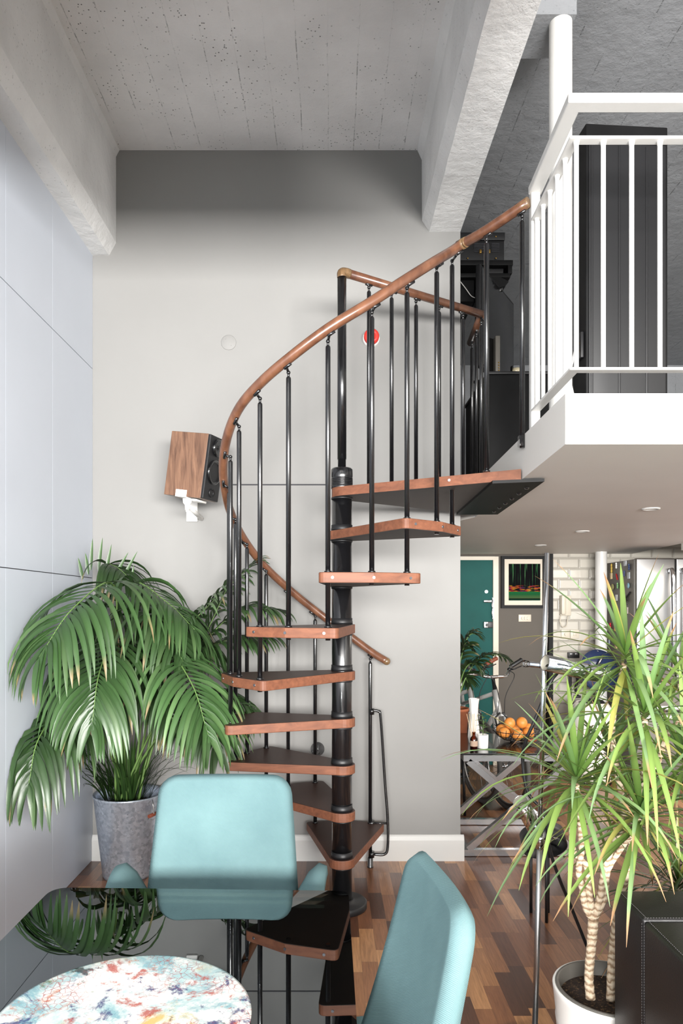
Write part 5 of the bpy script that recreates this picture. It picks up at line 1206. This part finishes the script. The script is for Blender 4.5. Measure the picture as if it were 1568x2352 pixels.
# ------------------------------------------------------------------ bicycles
def make_bike(name, hub, ang, label, grip):
    """hub = front wheel centre; ang = heading of the bike (direction from rear to front) in plan"""
    t = empty(name, (hub[0], hub[1], 0), label, 'bicycle')
    M = Matrix.Translation(hub) @ Matrix.Rotation(ang, 4, 'Z')     # local +X forward
    R0 = 0.325
    def wheel(cx, nm):
        w = MB(); ring = lambda r: [M @ Vector((cx + r * math.cos(a), 0, r * math.sin(a))) for a in [2 * PI * i / 56 for i in range(56)]]
        w.tube(ring(R0 - 0.018), 0.018, 10, closed=True); o = w.build(nm, 'rubber', t)
        w = MB(); w.tube(ring(R0 - 0.042), 0.009, 8, closed=True); w.build('rim', 'steel', o)
        w = MB()
        for i in range(28):
            a = 2 * PI * i / 28; s_ = 0.025 if i % 2 else -0.025
            w.tube([M @ Vector((cx + 0.02 * math.cos(a + 0.8), s_, 0.02 * math.sin(a + 0.8))), M @ Vector((cx + (R0 - 0.045) * math.cos(a), 0, (R0 - 0.045) * math.sin(a)))], 0.0012, 4, caps=False)
        w.build('spokes', 'steel', o)
        w = MB(); w.tube([M @ Vector((cx, -0.055, 0)), M @ Vector((cx, 0.055, 0))], 0.012, 12); w.tube([M @ Vector((cx, -0.03, 0)), M @ Vector((cx, -0.025, 0))], 0.03, 14); w.tube([M @ Vector((cx, 0.025, 0)), M @ Vector((cx, 0.03, 0))], 0.03, 14); w.build('hub', 'chrome', o)
        return o
    wheel(0, 'front_wheel'); wheel(-1.02, 'rear_wheel')
    L = lambda x, y, z: M @ Vector((x, y, z - hub[2]))
    hub_z = hub[2]
    crown = (-0.10, 0.70); ht = (-0.175, 0.88)
    b = MB()
    for s in (-1, 1): b.tube([L(0, s * 0.055, hub_z), L(-0.05, s * 0.055, 0.45), L(crown[0], s * 0.045, crown[1] - 0.01), L(crown[0], 0, crown[1])], [0.010, 0.013, 0.016, 0.018], 10)
    b.build('fork', 'silver', t)
    b = MB(); b.tube([L(crown[0], 0, crown[1]), L(ht[0], 0, ht[1])], 0.023, 14); bbk = (-0.60, 0.28); seat = (-0.74, 0.80)
    b.tube([L(-0.165, 0, 0.86), L(-0.72, 0, 0.70)], 0.017, 12); b.tube([L(-0.12, 0, 0.74), L(*(bbk[0], 0, bbk[1]))], 0.02, 12); b.tube([L(bbk[0], 0, bbk[1]), L(seat[0], 0, seat[1])], 0.016, 12)
    for s in (-1, 1): b.tube([L(bbk[0], s * 0.04, bbk[1]), L(-1.02, s * 0.06, hub_z)], 0.010, 8); b.tube([L(-0.72, s * 0.02, 0.70), L(-1.02, s * 0.06, hub_z)], 0.009, 8)
    b.build('frame', 'silver', t)
    b = MB(); b.tube([L(-0.165, 0, 0.86), L(-0.20, 0, 0.97), L(-0.14, 0, 0.99)], 0.014, 12); b.build('stem', 'blackplastic', t)
    b = MB(); P = [L(-0.30, 0.29, 1.09), L(-0.26, 0.20, 1.06), L(-0.17, 0.10, 0.995), L(-0.14, 0, 0.99), L(-0.17, -0.10, 0.995), L(-0.26, -0.20, 1.06), L(-0.30, -0.29, 1.09)]
    b.tube(catmull(P, 6), 0.0125, 12); hb = b.build('handlebar', 'chrome', t)
    for s in (-1, 1):
        b = MB(); a_, c_ = L(-0.30, s * 0.29, 1.09), L(-0.255, s * 0.19, 1.055); e = (a_ - c_).normalized(); b.tube([c_, a_ + e * 0.03, a_ + e * 0.032], [0.0165, 0.0165, 0.019], 12); b.build('grip', grip, hb)
        b = MB(); k_ = L(-0.22, s * 0.155, 1.035); b.tube([k_, k_ + e * 0.02 + (L(1, 0, 1) - L(0, 0, 1)).normalized() * 0.05, k_ + e * 0.12 + (L(1, 0, 1) - L(0, 0, 1)).normalized() * 0.055 + Vector((0, 0, -0.01))], [0.008, 0.006, 0.004], 8); b.sphere(k_, 0.016); b.build('brake_lever', 'blackplastic', hb)
    b = MB()
    for s in (-1, 1): b.tube(catmull([L(-0.2, s * 0.14, 1.03), L(-0.05, s * 0.1, 1.0), L(-0.06, s * 0.03, 0.85), L(-0.08, s * 0.03, 0.70)], 6), 0.0028, 6)
    b.build('brake_cable', 'cable', t)
    b = MB()
    for s in (-1, 1): b.tube([L(-0.06, s * 0.04, 0.60), L(-0.08, s * 0.05, 0.68), L(-0.07, s * 0.01, 0.72)], 0.007, 8)
    b.build('brake', 'blackplastic', t)
    b = MB(); b.tube([L(seat[0], 0, seat[1]), L(seat[0] - 0.02, 0, 0.92)], 0.013, 12); b.build('seat_post', 'steel', t)
    b = MB(); b.rbox((-0.88, -0.07, 0.92 - hub_z), (-0.62, 0.07, 0.97 - hub_z), 0.022, M=M); b.build('saddle', 'blackplastic', t)
    b = MB(); b.tube([L(bbk[0], -0.07, bbk[1]), L(bbk[0], 0.07, bbk[1])], 0.018, 12); b.tube([L(bbk[0], -0.045, bbk[1]), L(bbk[0], -0.04, bbk[1])], 0.09, 28)
    b.tube([L(bbk[0], -0.07, bbk[1]), L(bbk[0] + 0.12, -0.075, bbk[1] - 0.12)], 0.009, 8); b.rbox((bbk[0] + 0.08, -0.17, bbk[1] - 0.14 - hub_z), (bbk[0] + 0.16, -0.08, bbk[1] - 0.12 - hub_z), 0.006, M=M); b.build('crankset', 'blackplastic', t)
    return t
h1 = at(1119, 1765, 5.19 - 0.06); h1.z = 0.325; 
make_bike('bicycle', Vector((1.34, 5.29, 0.325)), math.radians(-74), 'silver bicycle with black rubber grips parked behind the side table', 'blackplastic')
make_bike('bicycle', Vector((1.18, 5.47, 0.325)), math.radians(-74), 'second bicycle with tan leather grips, mostly behind the wall corner', 'redleather')

# ------------------------------------------------------------------ hall wall: picture, switches
s68 = F / (YK - 0.03)
def hx_(px): return (px - CX) / s68
def hz_(py): return EYE + (CY - py) / s68
fx0_, fx1_, fz0, fz1 = hx_(1151), hx_(1290), hz_(1397), hz_(1277)
ctr = Vector(((fx0_ + fx1_) / 2 , YK - 0.001, (fz0 + fz1) / 2)); fx1_ = min(fx1_, 2.10); ctr.x = (fx0_ + fx1_) / 2
t = empty('framed_print', ctr, 'black framed print of coloured light streaks over a green band', 'picture')
W2, H2 = (fx1_ - fx0_) / 2, (fz1 - fz0) / 2
b = MB(); f_ = 0.03
for (x0_, z0_, x1_, z1_) in ((-W2, -H2, W2, -H2 + f_), (-W2, H2 - f_, W2, H2), (-W2, -H2 + f_, -W2 + f_, H2 - f_), (W2 - f_, -H2 + f_, W2, H2 - f_)):
    b.box((ctr.x + x0_, YK - 0.035, ctr.z + z0_), (ctr.x + x1_, YK - 0.001, ctr.z + z1_))
b.build('picture_frame', 'blackmatt', t)
MB().box((ctr.x - W2 + f_, YK - 0.014, ctr.z - H2 + f_), (ctr.x + W2 - f_, YK - 0.004, ctr.z + H2 - f_)).build('mount', 'mat', t)
m_ = 0.075
b = MB(); b.box((ctr.x - W2 + m_, YK - 0.017, ctr.z - H2 + m_), (ctr.x + W2 - 0.05, YK - 0.0145, ctr.z + H2 - m_)); o = b.build('print', 'art', t, loc=ctr)
def plate_(name, px0, py0, px1, py1, y, label, cat, knobs, mat='cream'):
    s_ = F / y; x0_, x1_ = (px0 - CX) / s_, (px1 - CX) / s_; z0_, z1_ = EYE + (CY - py1) / s_, EYE + (CY - py0) / s_
    t = empty(name, ((x0_ + x1_) / 2, y, (z0_ + z1_) / 2), label, cat)
    MB().rbox((x0_, y - 0.008, z0_), (x1_, y, z1_), 0.003).build('face_plate', mat, t)
    b = MB()
    for k in knobs:
        x = x0_ + (x1_ - x0_) * k; b.cyl((x, y - 0.007, (z0_ + z1_) / 2), (x, y - 0.022, (z0_ + z1_) / 2), 0.014, 20)
    b.build('dimmer_knob', mat, t)
    return t
plate_('dimmer_switch', 1190, 1411.5, 1219, 1428, YK, 'cream triple dimmer switch on the charcoal wall under the picture', 'light switch', (0.32, 0.52, 0.74))
YT = YK - 0.10
plate_('dimmer_switch', 1288, 1446.5, 1308, 1466.5, YT, 'cream single dimmer switch on the white tiles', 'light switch', (0.5,))
t = plate_('light_switch', 1309, 1446.5, 1329, 1466.5, YT, 'cream rocker switch on the white tiles beside the single dimmer', 'light switch', ())
t_obj = [c for c in bpy.data.objects if c.parent == t and c.name.startswith('dimmer_knob')]
for c in t_obj: bpy.data.objects.remove(c)
qq = at(1319, 1456, YT); MB().rbox((qq.x - 0.014, YT - 0.012, qq.z - 0.02), (qq.x + 0.014, YT - 0.006, qq.z + 0.02), 0.003).build('rocker', 'cream', t)
# intercom handset
a_, b_ = at(1284, 1368, YT), at(1309, 1414, YT)
t = empty('intercom_phone', ((a_.x + b_.x) / 2, YT, b_.z), 'cream wall intercom handset with curly cord on the white tiles', 'intercom')
MB().rbox((a_.x, YT - 0.03, b_.z), (b_.x, YT, a_.z), 0.006).build('base', 'cream', t)
MB().rbox((a_.x + 0.002, YT - 0.06, b_.z + 0.01), (a_.x + 0.048, YT - 0.028, a_.z + 0.004), 0.012).build('handset', 'cream', t)
b = MB(); c_ = catmull([at(1287, 1415, YT - 0.03), at(1286, 1428, YT - 0.04), at(1292, 1440, YT - 0.04), at(1301, 1436, YT - 0.03), at(1304, 1415, YT - 0.03)], 10); b.tube(c_, 0.005, 6); b.build('curly_cord', 'cream', t)
# utensil rail, utensils, pan
a_, b_ = at(1302, 1498, YT), at(1328, 1511, YT)
t = empty('socket_block', ((a_.x + b_.x) / 2, YT, b_.z), 'black wall mounted holder on the white tiles behind the lamp head', 'wall holder')
MB().rbox((a_.x, YT - 0.03, b_.z), (b_.x, YT, a_.z), 0.004).build('holder', 'blackplastic', t)
b = MB()
for dx in (0.02, 0.065): b.rbox((a_.x + dx, YT - 0.033, b_.z + 0.03), (a_.x + dx + 0.025, YT - 0.029, a_.z - 0.008), 0.001)
b.build('front_panel', 'steel', t)
a_ = at(1310, 1555, YT - 0.02)
b = MB(); b.rbox((a_.x - 0.012, a_.y - 0.01, at(0, 1620, YT).z), (a_.x + 0.008, YT, at(0, 1540, YT).z), 0.004); tag(b.build('kitchen_spatula', 'blackplastic', loc=a_), 'long thin black utensil hanging on the tiles below the holder', 'utensil')
a_ = at(1324, 1575, YT - 0.03)
t = empty('kitchen_tongs', a_, 'black jointed utensil with a wide tip hanging on the tiles', 'utensil')
b = MB(); b.tube(catmull([at(1318, 1545, YT - 0.03), at(1326, 1560, YT - 0.03), at(1322, 1580, YT - 0.03), at(1326, 1598, YT - 0.03)], 5), [0.012] * 16, 8); b.build('handle', 'blackplastic', t)
b = MB(); q1 = at(1326, 1600, YT - 0.03); b.rbox((q1.x - 0.03, q1.y - 0.01, q1.z - 0.012), (q1.x + 0.03, YT, q1.z + 0.012), 0.006); b.build('tip', 'blackplastic', t)
pcn = at(1375, 1540, 6.25)
t = empty('frying_pan', pcn, 'large black and navy round pan with chrome braces hanging by the column', 'pan')
Mp = Matrix.Translation(pcn) @ Matrix.Rotation(math.radians(78), 4, 'X') @ Matrix.Rotation(math.radians(12), 4, 'Y')
b = MB(); b.lathe([(0.0001, 0.035), (0.12, 0.035), (0.155, 0.0), (0.19, 0.0), (0.19, 0.006), (0.155, 0.006), (0.125, 0.042), (0.0001, 0.042)], 48, M=Mp); b.build('pan_body', 'navy', t)
b = MB(); b.tube([at(1372, 1528, 6.18), at(1385, 1505, 6.2)], 0.011, 8); b.tube([at(1372, 1552, 6.18), at(1384, 1580, 6.2)], 0.011, 8); b.build('brace', 'steel', t)
b = MB(); b.tube([pcn + Vector((0, 0.03, 0.17)), pcn + Vector((0, 0.17, 0.19))], 0.008, 8); b.build('hook', 'steel', t)
# rubbish bin
bn = Vector(((1358 - CX) / F * 6.1, 6.1, 0))
t = empty('kitchen_bin', bn, 'glossy cream rounded kitchen bin with open top behind the dracaena', 'bin')
topz = EYE - (1612 - CY) / F * 6.1; rB = 0.178
b = MB(); b.lathe([(0.0001, 0.02), (rB * 0.9, 0.02), (rB * 0.97, 0.05), (rB, 0.2), (rB, topz - 0.14), (rB * 0.93, topz - 0.05), (rB * 0.74, topz), (rB * 0.70, topz - 0.005), (rB * 0.85, topz - 0.06), (rB * 0.9, topz - 0.2)], 48, c=bn); b.build('bin_body', 'pale', t)
MB().lathe([(0.0001, 0), (rB * 0.93, 0), (rB * 0.93, 0.022), (0.0001, 0.022)], 40, c=bn).build('base_ring', 'blackplastic', t)
b = MB(); rnd = random.Random(4)
b.lathe([(0.0001, topz + 0.012), (rB * 0.3, topz + 0.028), (rB * 0.55, topz + 0.006), (rB * 0.72, topz - 0.02)], 14, c=bn, smooth=False)
for i, vv in enumerate(b.v): b.v[i] = (vv[0] + rnd.uniform(-.012, .012), vv[1] + rnd.uniform(-.012, .012), vv[2] + rnd.uniform(-.012, .012))
b.build('bin_liner', 'blackplastic', t)

# ------------------------------------------------------------------ fridge with magnets
FY = 6.0; sf = F / FY
def fxx(px): return (px - CX) / sf
FZ = EYE + (CY - 1283) / sf
fl = fxx(1455)
fr_ = empty('fridge', (fl + 0.45, FY + 0.3, 0), 'tall stainless steel french door fridge covered in magnets on its side', 'fridge')
b = MB()
# side wall leans out a little towards the back as in the photo: rotate body slightly
yb2 = FY + 0.6; xb2 = (1393 - CX) / F * yb2
b.prism([(fl, FY + 0.01), (fl + 0.95, FY + 0.01), (fl + 0.95, yb2), (xb2, yb2)], 0.04, FZ - 0.005); b.build('cabinet', 'steeldark', fr_)
zsp = EYE + (CY - 1565) / sf; zs2 = EYE + (CY - 1632) / sf
xm = fxx(1545)
for (x0_, x1_, lb) in ((fl, xm - 0.004, None), (xm + 0.004, fl + 0.95, None)):
    d = MB().rbox((x0_, FY - 0.05, zsp + 0.004), (x1_, FY + 0.008, FZ), 0.012).build('door', 'steel', fr_)
    hx2 = xm - 0.05 if x0_ == fl else xm + 0.05
    za, zb_ = EYE + (CY - 1312) / sf, EYE + (CY - 1535) / sf
    b = MB(); b.tube(catmull([(hx2, FY - 0.055, za), (hx2, FY - 0.095, za - 0.03), (hx2, FY - 0.11, (za + zb_) / 2), (hx2, FY - 0.095, zb_ + 0.03), (hx2, FY - 0.055, zb_)], 8), 0.02, 10); b.build('handle', 'chrome', d)
d = MB().rbox((fl, FY - 0.05, zs2 + 0.004), (fl + 0.95, FY + 0.008, zsp - 0.004), 0.012).build('drawer', 'steeldark', fr_)
b = MB(); b.rbox((fl + 0.04, FY - 0.095, zs2 + 0.02), (fl + 0.9, FY - 0.05, zs2 + 0.05), 0.008); b.build('handle', 'white', d)
d = MB().rbox((fl, FY - 0.05, 0.05), (fl + 0.95, FY + 0.008, zs2 - 0.004), 0.012).build('drawer', 'steeldark', fr_)
b = MB(); b.rbox((fl + 0.04, FY - 0.095, zs2 - 0.06), (fl + 0.9, FY - 0.05, zs2 - 0.03), 0.008); b.build('handle', 'white', d)
# magnets on the side face
sd = Vector((xb2 - fl, yb2 - FY - 0.01, 0)); nrm = Vector((-sd.y, sd.x, 0)).normalized()
def mag_mat(rgb): 
    key = 'mag%d_%d_%d' % rgb
    if key not in MT: MT[key] = basic('enamel_%d_%d_%d' % rgb, rgb, 0.4, var=0.25, vscale=60)
    return key
mags = [(1406, 1305, 8, 22, (190, 160, 70), 'figure', 'gold and green figurine magnet high on the fridge side'), (1417, 1299, 6, 14, (220, 220, 216), 'figure', 'white and black twisted magnet beside the gold figurine'),
        (1436, 1294, 10, 12, (196, 200, 206), 'square', 'silver square magnet highest on the fridge side'), (1446, 1302, 7, 15, (40, 56, 92), 'figure', 'navy blue figurine magnet close to the fridge door'),
        (1404, 1323, 8, 14, (220, 196, 150), 'square', 'cream rectangular magnet below the gold figurine'), (1417, 1325, 5, 16, (176, 30, 34), 'bar', 'red slanted magnet shaped like a chilli'),
        (1433, 1317, 6, 13, (60, 70, 120), 'square', 'blue rectangular picture magnet'), (1444, 1322, 9, 15, (170, 176, 182), 'square', 'grey framed picture magnet below the navy figurine'),
        (1408, 1348, 12, 14, (150, 146, 96), 'round', 'olive round lumpy magnet'), (1420, 1345, 6, 14, (120, 170, 110), 'figure', 'small multicoloured figurine magnet next to the red one'),
        (1428, 1342, 7, 22, (190, 50, 40), 'figure', 'tall red and gold figurine magnet'), (1444, 1345, 9, 13, (120, 160, 176), 'round', 'pale blue round magnet near the door edge'),
        (1405, 1373, 8, 14, (110, 112, 112), 'square', 'grey postcard magnet in the middle of the fridge side'), (1416, 1373, 8, 14, (200, 200, 198), 'square', 'black and white figure sign magnet'),
        (1403, 1404, 8, 17, (60, 64, 66), 'square', 'dark rectangular picture magnet below the postcard'), (1413, 1404, 6, 18, (196, 198, 196), 'square', 'narrow white rectangular magnet'),
        (1440, 1402, 9, 15, (176, 168, 160), 'square', 'beige rectangular magnet behind the dracaena tip'), (1424, 1424, 8, 8, (200, 160, 60), 'star', 'small yellow star shaped magnet'),
        (1403, 1440, 10, 20, (170, 30, 40), 'figure', 'dark red figurine magnet low on the fridge side'), (1414, 1445, 6, 12, (176, 130, 84), 'figure', 'tan forked magnet beside the dark red one'),
        (1422, 1444, 9, 5, (200, 40, 44), 'bar', 'small bright red magnet'), (1400, 1475, 8, 15, (140, 150, 160), 'round', 'blue and white oval magnet'), (1415, 1484, 8, 14, (206, 170, 130), 'square', 'peach rectangular magnet lowest on the fridge side')]
for (px, py, w, h, rgb, shp, lb) in mags:
    lo, hi = 0.0, 1.0      # find point along side face hit by that column
    for _ in range(40):
        m_ = (lo + hi) / 2; x = fl + sd.x * m_; y = FY + 0.01 + sd.y * m_
        if CX + x / y * F > px: lo = m_
        else: hi = m_
    x = fl + sd.x * lo; y = FY + 0.01 + sd.y * lo; z = EYE + (CY - py) / F * y
    # w px along a steeply foreshortened face -> real width
    ww = min(0.075, w / 62.0 * 0.6 * 0.55); hh_ = h / F * y
    u = sd.normalized(); M = Matrix(((u.x, nrm.x, 0, x), (u.y, nrm.y, 0, y), (0, 0, 1, z), (0, 0, 0, 1)))
    b = MB()
    if shp == 'square': b.rbox((-ww / 2, 0.0005, -hh_ / 2), (ww / 2, 0.008, hh_ / 2), 0.002, M=M)
    elif shp == 'round': b.sphere((0, 0, 0), 1, sc=(1, 1, 1)); b.v = [tuple(M @ Vector((vx * ww / 2, 0.008 + vy * 0.0075, vz * hh_ / 2))) for vx, vy, vz in b.v]
    elif shp == 'bar': b.rbox((-ww / 4, 0.0005, -hh_ / 2), (ww / 4, 0.010, hh_ / 2), 0.004, M=M @ Matrix.Rotation(0.5, 4, 'Y'))
    elif shp == 'star':
        P = [((ww / 2 if i % 2 == 0 else ww / 4) * math.cos(i * PI / 5), (ww / 2 if i % 2 == 0 else ww / 4) * math.sin(i * PI / 5)) for i in range(10)]
        b.prism(P, 0.0005, 0.008, M=M @ Matrix.Rotation(-PI / 2, 4, 'X'))
    else:
        for (dz, r1, r2) in ((0.3, 0.2, 0.2), (0.0, 0.34, 0.26), (-0.3, 0.26, 0.22)):
            o_ = len(b.v); b.sphere((0, 0, 0), 1, seg=12, rings=8); b.v[o_:] = [tuple(M @ Vector((vx * ww * r1, 0.009 + vy * 0.0085, (vz * r2 + dz) * hh_))) for vx, vy, vz in b.v[o_:]]
    tag(b.build('fridge_magnet', mag_mat(rgb), loc=(x, y, z)), lb, 'magnet', 'magnets on the fridge side')
# dark spider shaped magnet
def side_pt(px, py):
    lo, hi = 0.0, 1.0
    for _ in range(40):
        m_ = (lo + hi) / 2; x = fl + sd.x * m_; y = FY + 0.01 + sd.y * m_
        if CX + x / y * F > px: lo = m_
        else: hi = m_
    x = fl + sd.x * lo; y = FY + 0.01 + sd.y * lo
    return Vector((x, y, EYE + (CY - py) / F * y)) + nrm * 0.006
c = side_pt(1436, 1377)
b = MB(); b.sphere(c, 0.02, sc=(0.7, 1.1, 1)); b.sphere(side_pt(1428, 1378), 0.024, sc=(0.5, 1.1, 1))
for i in range(8):
    a = -1.4 + i * 0.4; e = side_pt(1441 + 4 * math.cos(a), 1378 + 12 * math.sin(a)); b.tube([c, (c + e) / 2 + nrm * 0.02, e], 0.0022, 5)
b.tube([side_pt(1440, 1372), side_pt(1448, 1360)], 0.007, 6)
tag(b.build('fridge_magnet', 'blackplastic', loc=c), 'black spider shaped magnet with long legs on the fridge side', 'magnet', 'magnets on the fridge side')

# ------------------------------------------------------------------ camera, world, lamps
cam_d = bpy.data.cameras.new('camera'); cam = bpy.data.objects.new('camera', cam_d); C.objects.link(cam)
cam.location = (0, 0, EYE); cam.rotation_euler = (math.radians(90), 0, 0)
cam_d.sensor_fit = 'HORIZONTAL'; cam_d.sensor_width = 36.0; cam_d.lens = 36.0 * F / 1568
cam_d.shift_x = (784 - CX) / 1568.0; cam_d.shift_y = (CY - 1176) / 1568.0
cam_d.clip_start = 0.05
bpy.context.scene.camera = cam
w = bpy.data.worlds.new('daylight'); bpy.context.scene.world = w; w.use_nodes = True
bg = w.node_tree.nodes['Background']; bg.inputs[0].default_value = (0.86, 0.92, 1.0, 1); bg.inputs[1].default_value = 0.27
def area(name, loc, rot, sx_, sy_, power, col=(1, 1, 1), spread=180):
    d = bpy.data.lights.new(name, 'AREA'); d.shape = 'RECTANGLE'; d.size = sx_; d.size_y = sy_; d.energy = power; d.color = col; d.spread = math.radians(spread)
    o = bpy.data.objects.new(name, d); C.objects.link(o); o.location = loc; o.rotation_euler = rot; return o
area('window_light_high', (0.9, -4.0, 1.92), (math.radians(90), 0, 0), 5.2, 1.1, 1750, (1.0, 0.98, 0.95))
area('fill_light_low', (-0.1, -1.6, 1.2), (math.radians(97), 0, 0), 3.0, 1.6, 24, (0.80, 0.93, 1.0))  # added fill lamp, tilted up to lift the ceiling
area('area_light_side', (3.6, -1.0, 1.9), (math.radians(88), 0, math.radians(38)), 2.0, 1.8, 40, (1.0, 0.98, 0.95))  # area lamp behind the camera at right, aimed in to the left
area('kitchen_glow', (3.2, 5.0, 1.95), (0, 0, 0), 1.6, 0.8, 32, (1.0, 0.93, 0.84))
sc_ = bpy.context.scene
sc_.view_settings.view_transform = 'Standard'; sc_.view_settings.look = 'None'; sc_.view_settings.exposure = 0.0
sc_.cycles.max_bounces = 7; sc_.cycles.transparent_max_bounces = 10
sc_.cycles.use_adaptive_sampling = True; sc_.cycles.adaptive_threshold = 0.04; sc_.cycles.use_denoising = True
